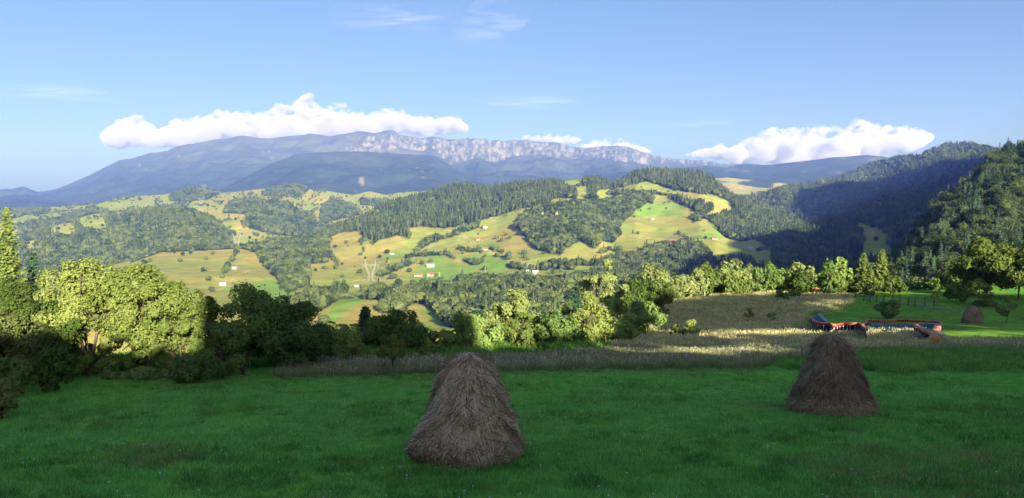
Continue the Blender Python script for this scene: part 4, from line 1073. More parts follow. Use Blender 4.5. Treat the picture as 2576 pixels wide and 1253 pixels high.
# ------------------------------------------------------------------ haystacks
def haystack(px, D, h, r, prof, seed, nstraw, label, bulge=()):
    rng = np.random.RandomState(seed)
    X, Y, z = at(px, D)
    t = empty('haystack', (X, Y, z - .03), 0, label=label, cat='haystack', group='haystacks on the meadow')
    na, nz = 96, 70
    pz = np.array([p[0] for p in prof]); pr = np.array([p[1] for p in prof])
    def surf(a, u):                            # a angle, u 0..1 height
        rr = np.interp(u, pz, pr) * r
        s = np.sin(a * 3 + seed) * .03 + np.sin(a * 5 + u * 4 + seed) * .03
        n = fbm(np.cos(a) * 2.2 + seed, np.sin(a) * 2.2 + u * 4.5, seed, 5)
        layer = .035 * np.sin(u * 26 + 2.5 * fbm(np.cos(a) * 1.5, np.sin(a) * 1.5 + 5, seed + 3, 2) * 3)
        rr = rr * (1 + s + .20 * n + layer * (u < .9))
        for (ba, bu, bw, bh, bs) in bulge:
            da = np.angle(np.exp(1j * (a - ba)))
            rr = rr + bs * np.exp(-(da / bw) ** 2 - ((u - bu) / bh) ** 2)
        return np.stack([rr * np.cos(a), rr * np.sin(a), u * h + 0 * a], -1)
    a = np.linspace(0, 2 * np.pi, na, endpoint=False); u = np.concatenate([np.linspace(0, .9, nz - 14), np.linspace(.91, 1, 14)])
    A, U = np.meshgrid(a, u, indexing='ij')
    P = surf(A, U)
    i = np.arange(na * nz).reshape(na, nz); j = np.roll(i, -1, 0)
    F = np.stack([i[:, :-1], j[:, :-1], j[:, 1:], i[:, 1:]], -1).reshape(-1, 4)
    add('body', np_mesh('body', P.reshape(-1, 3), F, M_hay, True), t)
    def strands(n, L0, L1, w, lift, side, name, nseg=3, umin=0., umax=1.0):
        a0 = rng.rand(n) * 2 * np.pi; u0 = umin + (umax - umin) * rng.rand(n) ** 1.05
        L = rng.uniform(L0, L1, n) / h
        da = rng.randn(n) * side
        rows = []
        for k in range(nseg + 1):
            q = k / nseg
            uu = u0 - L * q; aa = a0 + da * q * L * 3
            p = surf(aa, np.clip(uu, 0, 1)); p[:, 2] = np.maximum(uu * h, -.02)
            out = np.stack([np.cos(aa), np.sin(aa), 0 * aa + .25], -1)
            p = p + out * (lift * (rng.rand(n)[:, None] * .5 + q * rng.rand(n)[:, None] * 1.2))
            rows.append(p)
        d = rows[-1] - rows[0]; outn = np.stack([np.cos(a0), np.sin(a0), 0 * a0], -1)
        sd = np.cross(d, outn); sd /= np.linalg.norm(sd, axis=1, keepdims=True) + 1e-9
        ww = w * rng.uniform(.7, 2.2, (n, 1))
        V = []; 
        for k, p in enumerate(rows):
            f = 1 - .75 * (k / nseg) ** 2
            V += [p - sd * ww * f, p + sd * ww * f]
        V = np.stack(V, 1); m = 2 * (nseg + 1)
        b = (np.arange(n) * m)[:, None]
        F = np.concatenate([b + np.array([[2 * k, 2 * k + 1, 2 * k + 3, 2 * k + 2]]) for k in range(nseg)], 0)
        add(name, np_mesh(name, V.reshape(-1, 3), F, M_straw), t, kind='stuff')
    strands(nstraw, .18, .55, .0045 * h / 3 + .0035, .07, .45, 'straw_cover')
    strands(nstraw // 5, .3, .8, .010, .13, .22, 'hanging_straws', 4)
    strands(nstraw // 8, .15, .34, .008, .13, 1.2, 'loose_ends', 2, 0, .25)
    strands(nstraw // 12, .12, .3, .008, .2, 1.3, 'stray_wisps', 2)
    return t
prof1 = [(0, .92), (.05, .99), (.14, 1.0), (.28, .90), (.42, .79), (.55, .70), (.66, .61), (.76, .52), (.85, .41), (.92, .32), (.96, .24), (.985, .14), (1, 0)]
prof2 = [(0, .92), (.06, 1.0), (.16, .98), (.3, .86), (.45, .74), (.58, .64), (.7, .53), (.8, .43), (.88, .35), (.94, .27), (.975, .17), (1, 0)]
prof3 = [(0, 1.0), (.1, 1.0), (.3, .95), (.5, .86), (.7, .68), (.85, .48), (.95, .24), (1, 0)]
haystack(1178, 20.9, 2.95, 1.37, prof1, 3, 26000, 'nearest and largest haystack, shaggy and brown, in the middle of the lawn', bulge=[(-.25, .60, .30, .05, .08), (3.2, .26, .4, .07, .07), (-1.45, .5, .35, .04, .10), (-1.5, .1, .25, .04, .08)])
haystack(2088, 29.2, 3.04, 1.50, prof2, 9, 22000, 'brown shaggy haystack leaning slightly, right of the middle', bulge=[(3.3, .36, .4, .08, .10), (-.2, .12, .5, .12, .10), (-1.6, .46, .5, .04, .10)])
haystack(2446, 105, 2.5, 1.25, prof3, 14, 5000, 'small far haystack with a rounded top near the fence')
# ------------------------------------------------------------------ padded track, fence, gazebo on the right meadow
M_orange = simple('orange_padding', (.50, .13, .05), .6, .25, 2)
M_orange_b = simple('orange_padding_bright', (.62, .22, .05), .5, .15, 2)
M_padred = simple('red_padding', (.36, .045, .03), .6, .2, 2)
M_padpink = simple('faded_padding', (.50, .24, .17), .7, .2, 2)
M_teal = simple('teal_matting', (.035, .12, .13), .9, .3, 1.2, bump=.3)
M_post = simple('track_post', (.55, .56, .56), .6, .15, 3)
M_paleedge = simple('pale_edge', (.27, .31, .33), .7, .2, 3)
M_net = simple('dark_netting', (.035, .045, .05), .9, .3, 3)
M_fpost = simple('fence_post', (.10, .085, .07), .9, .3, 3)
M_rail = simple('fence_rail', (.30, .28, .25), .9, .3, 3)
def V2(sx, sy): return sx / 1.2676, sy / 1.2676
tr = empty('padded_track', (0, 0, 0), label='low teal track edged with orange and red padding on slanted grey posts', cat='toboggan track')
o_ = Vector(gpix(2180, 830)); tr.location = o_
def tp(sx, sy, h):
    px, py = V2(sx, sy); return Vector(gpix(px, py, h, 60, 140)) - o_
def pads(pts, hh, mats, w=.26, th=.27):
    for k in range(len(pts) - 1):
        a = tp(*pts[k], hh); b = tp(*pts[k + 1], hh)
        n = max(1, int(round((b - a).length / 2.3)))
        for i in range(n):
            q0 = a + (b - a) * (i / n); q1 = a + (b - a) * ((i + 1) / n)
            j = random.Random(k * 9 + i).uniform(-.05, .05)
            MB().bar(q0 + Vector((0, 0, j)), q1 + Vector((0, 0, j)) - (q1 - q0) * .02, w, th, n=8).build('pad', mats[(k + i) % len(mats)], tr, True)
            MB().box(q0 + (q1 - q0) * .5 + Vector((0, 0, j + th * .52)), ((q1 - q0).length * .96, .2, .05), Vector((1, 0, 0)).rotation_difference((q1 - q0).normalized()).to_matrix()).build('pad_cap', M_padpink, tr)
L1 = [(2584, 1013), (2592, 1023), (2606, 1031), (2646, 1033), (2652, 1037), (2666, 1037), (2690, 1033), (2712, 1034), (2741, 1032), (2763, 1053)]
L2 = [(2752, 1039), (2766, 1023), (2800, 1023), (2860, 1022), (2900, 1023), (2945, 1024), (2972, 1026), (2992, 1030)]
pads(L1, 1.35, [M_padred, M_orange, M_padred])
pads(L2, 1.05, [M_padred, M_padred, M_orange])
pads([(2992, 1030), (2984, 1054)], .9, [M_padpink], w=.75, th=.3)
pads([(2914, 1038), (2925, 1041), (2942, 1053), (2952, 1056)], 1.3, [M_padpink, M_orange])
pads([(2955, 1060), (2975, 1078), (2984, 1083)], .8, [M_orange_b], w=.55, th=.5)
for pts, hh, every in ((L1, 1.3, 1.0), ([(2914, 1038), (2925, 1041), (2942, 1053), (2955, 1060)], 1.2, .8)):
    for k in range(len(pts) - 1):
        a = tp(*pts[k], hh); b = tp(*pts[k + 1], hh); n = max(1, int((b - a).length / (2.2 * every)))
        for i in range(n):
            q = a + (b - a) * ((i + .5) / n)
            for s in (0, .35): MB().bar(q + Vector((s, 0, -.1)), q + Vector((s - .28, -.5, -1.25)), .06).build('post', M_post, tr)
        MB().poly([a + Vector((0, .1, -.15)), b + Vector((0, .1, -.15)), b + Vector((0, .1, -1.3)), a + Vector((0, .1, -1.3))]).build('netting', M_net, tr)
# sloping teal mats
def mat_quad(c, name='matting', mat=M_teal, n=10):
    P = [tp(*q) for q in c]; m = MB()
    for i in range(n):
        a0 = P[0].lerp(P[1], i / n); a1 = P[0].lerp(P[1], (i + 1) / n - .004); b0 = P[3].lerp(P[2], i / n); b1 = P[3].lerp(P[2], (i + 1) / n - .004)
        mm = MB(); mm.poly([a0, a1, b1, b0]); d = Vector((0, 0, -.08)); mm.poly([b0 + d, b1 + d, a1 + d, a0 + d]); mm.poly([a0, b0, b0 + d, a0 + d]); mm.poly([b1, a1, a1 + d, b1 + d]); mm.poly([b0, b1, b1 + d, b0 + d]); mm.build(name, mat, tr)
mat_quad([(2762, 1029, .8), (2988, 1033, .8), (2980, 1060, .25), (2768, 1058, .25)], n=14)
mat_quad([(2590, 1011, .9), (2612, 1003, .9), (2634, 1026, .9), (2606, 1028, .9)], n=4)
MB().bar(tp(2611, 1003, 1.0), tp(2636, 1027, 1.0), .35, .18).build('edge_strip', M_paleedge, tr)
MB().bar(tp(2986, 1058, .5), tp(3030, 1085, .1), .7, .18).build('edge_strip', M_paleedge, tr)
m = MB()
for k in range(46):
    q = tp(2776 + k * 3.7, 1031 + (k % 3) * .25, .85); m.bar(q, q + Vector((0, -.12, -.32)), .05)
m.build('lacing', M_paleedge, tr, kind='stuff')
# pasture fence
fe = empty('pasture_fence', gpix(2250, 772), label='rough wooden post and rail fence across the right meadow', cat='fence')
fo = fe.location.copy()
FP = [(2150, 753), (2172, 757), (2187, 759), (2204, 761), (2222, 763), (2243, 765), (2262, 767), (2284, 770), (2300, 771), (2325, 774), (2348, 778)]
prev = None
for k, (px, py) in enumerate(FP):
    p = Vector(gpix(px, py, 0, 60, 200)) - fo; hgt = 1.35 + .35 * ((k * 7) % 3) / 2 + (.5 if k in (6, 9) else 0)
    MB().bar(p + Vector((0, 0, -.3)), p + Vector((.08, 0, hgt)), .17, n=6).build('post', M_fpost, fe)
    if prev is not None:
        for f in (.45, .9): MB().bar(prev + Vector((0, 0, f * 1.2)), p + Vector((0, 0, f * 1.2)), .07).build('rail', M_rail, fe)
    prev = p
p0 = Vector(gpix(2325, 782, 0, 60, 200)); p1 = Vector(gpix(2445, 797, 0, 60, 200))
lf = empty('log_rail', p0, label='long pale log rail running from the fence behind the far haystack', cat='rail')
for k in range(4):
    a = (p1 - p0) * (k / 4); b = (p1 - p0) * ((k + 1) / 4)
    MB().bar(a + Vector((0, 0, .75)), b + Vector((0, 0, .75)), .16).build('rail', M_rail, lf); MB().bar(a + Vector((0, 0, -.2)), a + Vector((0, 0, .8)), .14).build('post', M_rail, lf)
# gazebo with an orange roof
X, Y, z = at(2052, 151)
gz_ = empty('gazebo', (X, Y, z), .3, label='small wooden shelter with an orange pyramid roof at the field edge', cat='gazebo')
h0 = height_for(2052, 151, 727)
for sx in (-1, 1):
    for sy in (-1, 1): MB().bar((sx * .45, sy * .45, -.3), (sx * .45, sy * .45, h0), .09).build('post', M_bark, gz_)
m = MB(); q = [(-.55, -.55, h0), (.55, -.55, h0), (.55, .55, h0), (-.55, .55, h0)]
for k in range(4): m.poly([q[k], q[(k + 1) % 4], (0, 0, h0 + .4)])
m.poly(q[::-1]); m.build('roof', simple('gazebo_roof', (.40, .13, .06), .7, .2, 2), gz_)
# narrow grey track through the grass at the right
gp = [gpix(2400, 857), gpix(2440, 862), gpix(2480, 866), gpix(2475, 870), gpix(2430, 867), gpix(2395, 861)]
MB().poly([(a, b, c + .03) for a, b, c in gp]).build('path', simple('gravel_path', (.22, .21, .20), .95, .2, 2), kind='structure', label='short grey gravel path in the right meadow')

# ------------------------------------------------------------------ unseen house and leaf screen behind the camera, shaped to shade the meadow
M_house = simple('plaster_wall', (.62, .56, .45), .9, .08, 1)
hs_ = empty('guesthouse', (-1.2 + 20 * .342, -1.6 - 20 * .94, .76), -SUN_AZ * 1.0, label='guesthouse behind the camera whose shadow falls over the lawn', cat='guesthouse')
hs_.rotation_euler = (0, 0, SUN_AZ - R(1.5))
W_, D_ = 18.0, 12.0
MB().box((W_ / 2, -D_ / 2, .2), (W_, D_, 14)).build('wall', M_house, hs_)
m = MB(); zt = 16.6; e = 7.2
m.poly([(-.3, .3, e), (W_ + .5, .3, e), (W_ + .3, -D_ / 2, zt), (0, -D_ / 2, zt)]); m.poly([(W_ + .5, -D_ - .5, e), (-.3, -D_ - .5, e), (0, -D_ / 2, zt), (W_ + .3, -D_ / 2, zt)])
m.poly([(0, 0, e), (0, -D_ / 2, zt), (0, -D_, e)]); m.poly([(W_, 0, e), (W_, -D_, e), (W_, -D_ / 2, zt)])
m.build('roof', M_roof_red, hs_)
for k in range(4):
    for zz in (1.6, 4.9): MB().box((2.6 + k * 4.1, .03, zz), (1.3, .1, 1.4)).build('window', M_glass, hs_)
MB().box((W_ * .62, -D_ / 2 + 1.5, zt + .2), (1, 1, 2.2)).build('chimney', M_house, hs_)
# unseen leaf screen, outline and slits shaped to cast shade and lit strips
X0T = [-90, -20, -13, -9, -5, -2.2, -2, 16.5, 17.5, 21, 26, 33, 35.5, 44, 46, 49, 51, 58, 70, 80, 92, 100, 120, 150, 200, 330]
Z_A = [4.4, 4.6, 4.6, 4.6, 4.1, 4.2, 4.2, 4.6, 6.2, 6.2, 6.1, 5.0, 5.2, 6.5, 8, 9.3, 9.6, 9.9, 10.0, 10.0, 10.1, 21.2, 25, 27, 27, 29]
Z_B = [4.4, 4.6, 4.6, 4.6, 4.1, 4.2, 4.2, 4.6, 6.2, 6.2, 6.2, 6.2, 6.4, 7.3, 9, 10.3, 10.9, 11.3, 11.4, 11.4, 11.4, 22.3, 25, 27, 27, 29]
Z_C = [4.4, 4.6, 4.6, 4.6, 4.1, 4.2, 4.2, 4.6, 6.2, 6.2, 7.4, 7.2, 13.5, 14, 10.3, 10.3, 15, 18, 21.5, 24, 26, 27, 28, 28.5, 29, 31]
rng = np.random.RandomState(77); n = 80000
x0 = rng.uniform(-90, 300, n); z0 = rng.uniform(-12, 31, n)
ja = .35 * fbm(x0 * .5, x0 * 0, 91, 3)
ok = (z0 < np.interp(x0, X0T, Z_A) + ja - .3) | ((z0 > np.interp(x0, X0T, Z_B) + ja + .3) & (z0 < np.interp(x0, X0T, Z_C) - .3 + 1.2 * fbm(x0 * .35, x0 * 0, 92, 3)))
x0, z0 = x0[ok], z0[ok]
yy = -rng.uniform(24, 29, len(x0))
c = np.stack([x0 - yy * math.tan(SUN_AZ), yy, z0 - yy / math.cos(SUN_AZ) * math.tan(SUN_EL)], 1)
g = zn(c[:, 0], c[:, 1]); c = c[c[:, 2] > g]
V, F = quads_from(c, np.tile([.33, -.9, .26], (len(c), 1)) + rng.randn(len(c), 3) * .4, rng.uniform(1.6, 2.5, len(c)), rng, .8)
add('shade_screen', np_mesh('shade_screen', V, F, foliage('shade_screen_leaf', (.05, .09, .025), (.11, .17, .05), 0)), kind='stuff', label='unseen leaf screen behind the camera, shaped to shade the meadow')
# ------------------------------------------------------------------ grasses
def blades_np(rng, n, r, h0, h1, w, bend=.4, seg=2):
    Vs = []; Fs = []; c = 0
    for k in range(n):
        a = rng.rand() * 6.28; q = r * rng.rand() ** .5; x, y = q * math.cos(a), q * math.sin(a)
        h = rng.uniform(h0, h1); b = rng.rand() * 6.28; bx, by = math.cos(b) * bend * h * rng.rand(), math.sin(b) * bend * h * rng.rand()
        t = rng.rand() * 3.14; wx, wy = math.cos(t) * w / 2, math.sin(t) * w / 2
        Vs += [(x - wx, y - wy, -.03), (x + wx, y + wy, -.03), (x + bx * .35 - wx * .8, y + by * .35 - wy * .8, h * .6), (x + bx * .35 + wx * .8, y + by * .35 + wy * .8, h * .6), (x + bx, y + by, h)]
        Fs += [(c, c + 1, c + 3, c + 2), (c + 2, c + 3, c + 4)]; c += 5
    return Vs, Fs
M_grass = foliage('lawn_grass', (.11, .38, .075), (.37, .74, .16), .5)  # blade colour lightened to offset the shade on the near lawn
M_weed = foliage('weed_leaves', (.10, .28, .06), (.26, .50, .09), .4)
def hgrad(name, lo, hi, z0, z1, var=.4):
    m, nt, out = mat_new(name)
    tc = N(nt, 'ShaderNodeTexCoord'); sx = N(nt, 'ShaderNodeSeparateXYZ'); nt.links.new(tc.outputs['Object'], sx.inputs[0])
    mr = N(nt, 'ShaderNodeMapRange'); mr.inputs[1].default_value = z0; mr.inputs[2].default_value = z1
    nt.links.new(sx.outputs[2], mr.inputs[0])
    col = ramp(nt, mr.outputs[0], [(0, lo), (1, hi)])
    ge = N(nt, 'ShaderNodeObjectInfo')
    hv = N(nt, 'ShaderNodeHueSaturation'); nt.links.new(col, hv.inputs['Color'])
    a = N(nt, 'ShaderNodeMath', operation='MULTIPLY_ADD'); a.inputs[1].default_value = var * 2; a.inputs[2].default_value = 1 - var
    nt.links.new(ge.outputs['Random'], a.inputs[0]); nt.links.new(a.outputs[0], hv.inputs['Value'])
    d = N(nt, 'ShaderNodeBsdfDiffuse'); t = N(nt, 'ShaderNodeBsdfTranslucent'); mx = N(nt, 'ShaderNodeMixShader'); mx.inputs[0].default_value = .3
    nt.links.new(hv.outputs[0], d.inputs[0]); nt.links.new(hv.outputs[0], t.inputs[0]); nt.links.new(d.outputs[0], mx.inputs[1]); nt.links.new(t.outputs[0], mx.inputs[2]); nt.links.new(mx.outputs[0], out.inputs[0])
    return m
M_tall = hgrad('tall_grass', (.12, .25, .06), (.46, .41, .23), .12, .55)
M_tall2 = hgrad('tall_grass_straw', (.20, .29, .07), (.56, .52, .25), .08, .45)
def tall_np(rng, n, r, h0, h1, w):
    Vs, Fs = blades_np(rng, n, r, h0 * .5, h0, w, .5)
    c = len(Vs)
    for k in range(n):
        a = rng.rand() * 6.28; q = r * rng.rand() ** .5; x, y = q * math.cos(a), q * math.sin(a); h = rng.uniform(h0, h1)
        bx, by = rng.randn(2) * .1 * h; t = rng.rand() * 3.14; wx, wy = math.cos(t), math.sin(t)
        for (z_a, z_b, wa, wb) in ((0, .72, w * .25, w * .2), (.72, .86, w * .5, w * 1.0), (.86, 1, w * 1.0, w * .15)):
            p = [(x + bx * f * f + s * wx * q_ / 2, y + by * f * f + s * wy * q_ / 2, h * f) for f, q_ in ((z_a, wa), (z_b, wb)) for s in (-1, 1)]
            Vs += p; Fs.append((c, c + 1, c + 3, c + 2)); c += 4
    return Vs, Fs
rgz = np.random.RandomState(31)
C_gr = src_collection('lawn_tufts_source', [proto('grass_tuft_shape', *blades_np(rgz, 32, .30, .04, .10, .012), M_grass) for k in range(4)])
C_cl = src_collection('clover_source', [proto('clover_tuft_shape', *blades_np(rgz, 34, .26, .06, .17, .030, .8), M_weed) for k in range(3)])
C_tg = src_collection('tall_grass_source', [proto('tall_grass_shape', *tall_np(rgz, 14, .40, .22, .52, .026), M_tall) for k in range(4)])
C_ts = src_collection('straw_grass_source', [proto('straw_grass_shape', *tall_np(rgz, 16, .55, .25, .6, .06), M_tall2) for k in range(4)])
C_wd = src_collection('weeds_source', [proto('weed_shape', *blades_np(rgz, 30, .4, .15, .45, .05, .9), M_weed) for k in range(3)])
def ground_pts(n, rng, y0, y1, tmin=-.75, tmax=.75, bias=1.0):
    Y = y0 + (y1 - y0) * rng.rand(n) ** bias
    t = rng.uniform(tmin, tmax, n); X = t * Y
    Z = zn(X, Y); px, py = pix(X, Y, Z)
    return X, Y, Z, px, py
rr = np.random.RandomState(41)
def pick(n, cls, y0, y1, coll, name, s0, s1, label, bias=1.0, extra=None):
    X, Y, Z, px, py = ground_pts(n, rr, y0, y1, bias=bias)
    k = (cover(px, py) == cls)
    E = np.interp(X / Y, _et, _ee); k &= Y < E + 2
    if extra is not None: k &= extra(X, Y, px, py)
    P = np.stack([X, Y, Z], 1)[k]
    s = rr.uniform(s0, s1, len(P)) * (1 + .5 * fbm(P[:, 0] / 2.5, P[:, 1] / 2.5, 95, 3)).clip(.4, 1.6)
    print('GRASS', name, len(P))
    return scatter(name, coll, P, np.stack([s ** .5, s ** .5, s], 1), rr, label, tilt=.08)
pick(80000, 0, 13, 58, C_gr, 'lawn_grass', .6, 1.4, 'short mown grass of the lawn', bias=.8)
pick(9000, 0, 13, 58, C_cl, 'lawn_weeds', .5, 1.5, 'clumps of clover and coarser leaves in the lawn', extra=lambda X, Y, px, py: fbm(X / 3, Y / 3, 96, 3) > .12)
pick(60000, 1, 40, 64, C_tg, 'tall_grass', .6, 1.3, 'uncut tall seeding grass between the lawn and the trees')
pick(9000, 0, 36, 58, C_tg, 'grass_fringe', .3, .8, 'ragged fringe of longer stems along the mown edge', extra=lambda X, Y, px, py: cover(px, py - 9) == 1)
pick(60000, 1, 62, 165, C_ts, 'dry_grass', .8, 1.4, 'dry straw-coloured grass of the tan field', extra=lambda X, Y, px, py: px > 1480)
pick(45000, 2, 35, 90, C_wd, 'meadow_weeds', .7, 1.4, 'dark green uncut weeds below the tan grass')
C_dy = src_collection('dry_tufts_source', [proto('dry_tuft_shape', *blades_np(rgz, 26, .30, .04, .12, .014), foliage('dry_blades', (.20, .24, .06), (.50, .46, .20), .4)) for k in range(3)])
pick(26000, 0, 13, 58, C_dy, 'dry_tufts', .6, 1.5, 'yellowed blades and cut stems showing in patches of the lawn', extra=lambda X, Y, px, py: fbm(X / 5, Y / 5, 98, 4) > .22 + .25 * rr.rand(len(X)))
pick(5000, 0, 13, 58, C_wd, 'lawn_clumps', .25, .6, 'darker coarse clumps dotted over the lawn', extra=lambda X, Y, px, py: fbm(X / 1.6, Y / 1.6, 99, 3) > .28)
def edge_pts():
    t = rr.uniform(-.72, .12, 5000); Y = np.interp(t, _et, _ee) - rr.rand(5000) * 4 + 1
    X = t * Y; return np.stack([X, Y, zn(X, Y)], 1)
P = edge_pts(); s = rr.uniform(.8, 2.0, len(P)); scatter('nettles', C_wd, P, np.stack([s, s, s * 1.3], 1), rr, 'nettles and weeds at the foot of the hedge trees')
# daisies
M_petal = simple('white_petals', (.75, .75, .72), .7, .05, 1)
fl = MB(); fl.poly([(.022 * math.cos(a * 1.047), .022 * math.sin(a * 1.047), .12) for a in range(6)]); fl.bar((0, 0, 0), (0, 0, .118), .004)
C_da = src_collection('daisy_source', [proto('daisy_shape', fl.v, fl.f, M_petal)])
pick(420, 0, 15, 50, C_da, 'daisies', 1.0, 1.7, 'scattered small white flowers in the lawn')
pick(1400, 1, 44, 62, C_da, 'meadow_flowers', 4.5, 6.5, 'small pale flower heads in the tall grass')
CLOUD_ALB = (.655, .655, .675, 1); CLOUD_DEN = .0036
# ------------------------------------------------------------------ clouds, beyond the mountains
mc, nt, out = mat_new('cloud')
vs_ = N(nt, 'ShaderNodeVolumePrincipled'); vs_.inputs['Color'].default_value = CLOUD_ALB; vs_.inputs['Density'].default_value = CLOUD_DEN
nt.links.new(vs_.outputs[0], out.inputs['Volume'])
rc_ = np.random.RandomState(61)
def cloud(outline_top, outline_bot, D, n, r0, r1, label, seed, name='cloud'):
    rng = np.random.RandomState(seed); Vs = []; Fs = []; c = 0
    x0, x1 = outline_top[0][0], outline_top[-1][0]
    def puff(px, py, r, dd):
        nonlocal c
        kx, kz = ray(px, py); rw = r / FPX * D
        V, F = ICO3 if r > 6 else ICO2
        s = rng.rand(3) * 50
        nz = fbm(V[:, 0] * 1.6 + s[0], V[:, 1] * 1.6 + V[:, 2] * 1.1 + s[1], seed, 3) + .5 * fbm(V[:, 0] * 4.5 + s[2], V[:, 2] * 4.5 + V[:, 1] * 3.1, seed + 2, 3)
        v = V * (1 + .40 * nz[:, None]) * rw * [1.15, 1, .85] + [kx * (D + dd), D + dd, kz * (D + dd)]
        Vs.append(v); Fs.append(F + c); c += len(v)
    for k in range(n):
        px = rng.uniform(x0, x1); tp_ = lerp_tab(px, outline_top); bt = lerp_tab(px, outline_bot)
        if bt - tp_ < 2: continue
        q = rng.rand() ** .8
        r = min(rng.uniform(r0, r1) * (.55 + .75 * q), (bt - tp_) * .55)
        py = tp_ + r * .9 + (bt - tp_ - 1.5 * r) * q
        puff(px, py, r, rng.randn() * 250)
    for k in range(int(n * .9)):              # small cauliflower heads along the top
        px = rng.uniform(x0, x1); tp_ = lerp_tab(px, outline_top); bt = lerp_tab(px, outline_bot)
        r = min(rng.uniform(.25, .6) * r0, (bt - tp_) * .5)
        if r < .8: continue
        puff(px, tp_ + r * rng.uniform(.2, 2.5), r, rng.randn() * 200)
    o = add(name, np_mesh(name, np.concatenate(Vs), np.concatenate(Fs), mc, True), label=label, cat='cloud')
    md = o.modifiers.new('union', 'REMESH'); md.mode = 'VOXEL'; md.voxel_size = 22; md.use_smooth_shade = True
cloud([(262, 342), (268, 325), (300, 300), (330, 290), (355, 292), (372, 305), (385, 322), (400, 326), (425, 312), (445, 298), (475, 300), (500, 292), (530, 288), (545, 275), (562, 280), (590, 282), (640, 285), (680, 276), (700, 262), (735, 268), (748, 250), (770, 232), (785, 240), (795, 262), (810, 272), (830, 262), (845, 258),
       (865, 262), (880, 278), (930, 286), (955, 278), (985, 270), (1010, 276), (1030, 292), (1080, 296), (1105, 304), (1118, 290), (1140, 292), (1160, 305), (1180, 325)],
      [(262, 352), (300, 372), (400, 366), (480, 360), (540, 355), (640, 350), (760, 346), (850, 344), (950, 340), (1060, 338), (1120, 334), (1180, 328)], 15200, 420, 15, 27, 'long white cumulus bank lying along the summit of the high range', 3)
cloud([(1720, 388), (1760, 376), (1800, 368), (1815, 362), (1830, 374), (1860, 360), (1890, 345), (1905, 332), (1940, 322), (1960, 326), (2000, 322), (2040, 318), (2080, 318), (2130, 322), (2148, 300), (2165, 297), (2190, 310), (2215, 318), (2250, 315), (2290, 318), (2320, 326), (2350, 342)],
      [(1720, 392), (1800, 398), (1900, 408), (2000, 415), (2100, 412), (2200, 402), (2300, 370), (2350, 346)], 15600, 330, 14, 26, 'white cumulus bank above the right valley', 5)
cloud([(1440, 372), (1470, 360), (1490, 352), (1510, 345), (1530, 347), (1545, 352), (1560, 346), (1580, 355), (1610, 366), (1640, 380)], [(1440, 380), (1500, 388), (1600, 392), (1640, 384)], 15400, 90, 8, 14, 'small cloud behind the pale cliffs in the middle', 7)
cloud([(1290, 348), (1320, 338), (1350, 335), (1400, 334), (1440, 338), (1465, 350)], [(1290, 352), (1350, 360), (1430, 362), (1465, 354)], 15300, 60, 6, 10, 'flat faint cloud strip above the middle of the range', 8)
# thin high wisps: sheets of ice cloud far above
mw, nt, out = mat_new('wisp')
tc = N(nt, 'ShaderNodeTexCoord'); mp = N(nt, 'ShaderNodeMapping'); mp.inputs['Scale'].default_value = (1.2, 5, 1)
no = N(nt, 'ShaderNodeTexNoise'); no.inputs['Scale'].default_value = 1.6; no.inputs['Detail'].default_value = 7; no.inputs['Distortion'].default_value = .6
nt.links.new(tc.outputs['Generated'], mp.inputs[0]); nt.links.new(mp.outputs[0], no.inputs[0])
sx = N(nt, 'ShaderNodeSeparateXYZ'); nt.links.new(tc.outputs['Generated'], sx.inputs[0])
def edge(o):
    a = N(nt, 'ShaderNodeMath', operation='PINGPONG'); a.inputs[1].default_value = .5; nt.links.new(o, a.inputs[0]); return a.outputs[0]
e1 = N(nt, 'ShaderNodeMath', operation='MULTIPLY'); nt.links.new(edge(sx.outputs[0]), e1.inputs[0]); nt.links.new(edge(sx.outputs[1]), e1.inputs[1])
e2 = N(nt, 'ShaderNodeMath', operation='MULTIPLY'); nt.links.new(ramp(nt, no.outputs[0], [(.42, (0, 0, 0)), (.8, (1, 1, 1))]), e2.inputs[0]); nt.links.new(e1.outputs[0], e2.inputs[1])
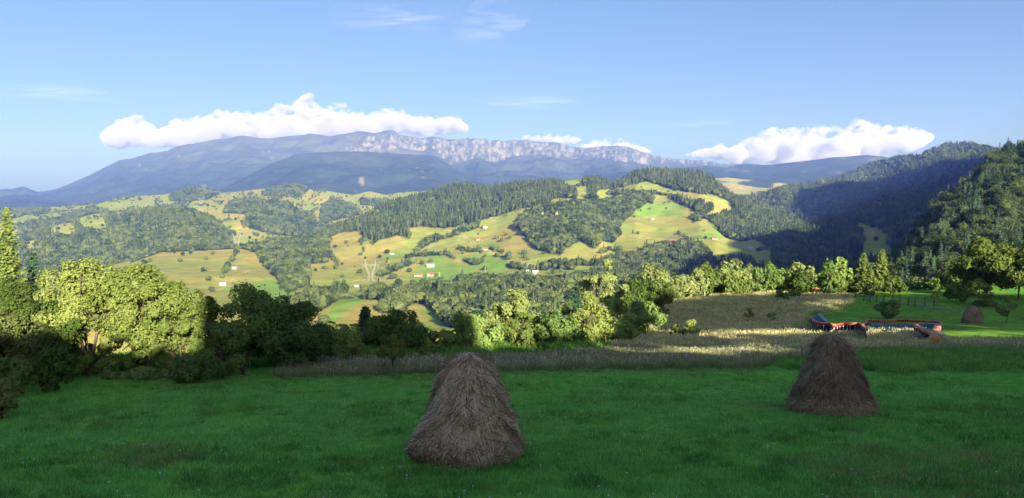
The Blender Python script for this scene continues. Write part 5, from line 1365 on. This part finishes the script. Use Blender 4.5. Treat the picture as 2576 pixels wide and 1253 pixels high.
e3 = N(nt, 'ShaderNodeMath', operation='MULTIPLY'); e3.inputs[1].default_value = 1.6; e3.use_clamp = True; nt.links.new(e2.outputs[0], e3.inputs[0])
tr_ = N(nt, 'ShaderNodeBsdfTransparent'); tl = N(nt, 'ShaderNodeBsdfTranslucent'); tl.inputs[0].default_value = (.9, .92, .95, 1); mx = N(nt, 'ShaderNodeMixShader')
nt.links.new(e3.outputs[0], mx.inputs[0]); nt.links.new(tr_.outputs[0], mx.inputs[1]); nt.links.new(tl.outputs[0], mx.inputs[2]); nt.links.new(mx.outputs[0], out.inputs[0])
def wisp(px0, py0, px1, py1, z, w, label):
    a = ray(px0, py0); b = ray(px1, py1)
    A = Vector((a[0] * z / a[1], z / a[1], z)); B_ = Vector((b[0] * z / b[1], z / b[1], z + 60))
    d = (B_ - A).normalized(); s = Vector((-d.y, d.x, 0)) * w
    me = np_mesh('cloud_wisp', [A - s, B_ - s, B_ + s, A + s], np.array([[0, 1, 2, 3]]), mw)
    o = add('cloud_wisp', me, label=label, cat='cloud', group='thin wisps of high cloud')
wisp(1180, 130, 1310, -20, 5200, 900, 'thin streak of high cloud near the top middle of the sky')
wisp(1200, 235, 1420, 275, 5000, 1800, 'faint wisp of high cloud right of the long cloud bank')
wisp(-60, 200, 260, 260, 5200, 2600, 'faint pale wisp at the left edge of the sky')
wisp(1700, 320, 1850, 300, 4800, 1200, 'small faint wisp left of the right-hand cloud')
wisp(820, 40, 1150, 60, 5400, 1500, 'faint wisp high above the long cloud bank')
HAZE = 7.0e-5
# ------------------------------------------------------------------ haze
zmax = max(P[..., 2].max() for P in (PE, PE2, PG, PF3, BZ[..., None].repeat(3, -1))) + 15
hb = MB().box(((0), 6900, (zmax - 361) / 2), (29000, 15400, zmax + 361))
mh, nt, out = mat_new('haze_air')
pv = N(nt, 'ShaderNodeVolumePrincipled')
pv.inputs['Color'].default_value = (.15, .27, .92, 1)
pv.inputs['Absorption Color'].default_value = (1, 1, 1, 1)
pv.inputs['Density'].default_value = HAZE
nt.links.new(pv.outputs[0], out.inputs['Volume'])
hb.build('haze', mh, kind='stuff', label='thin blue evening haze filling the valleys')
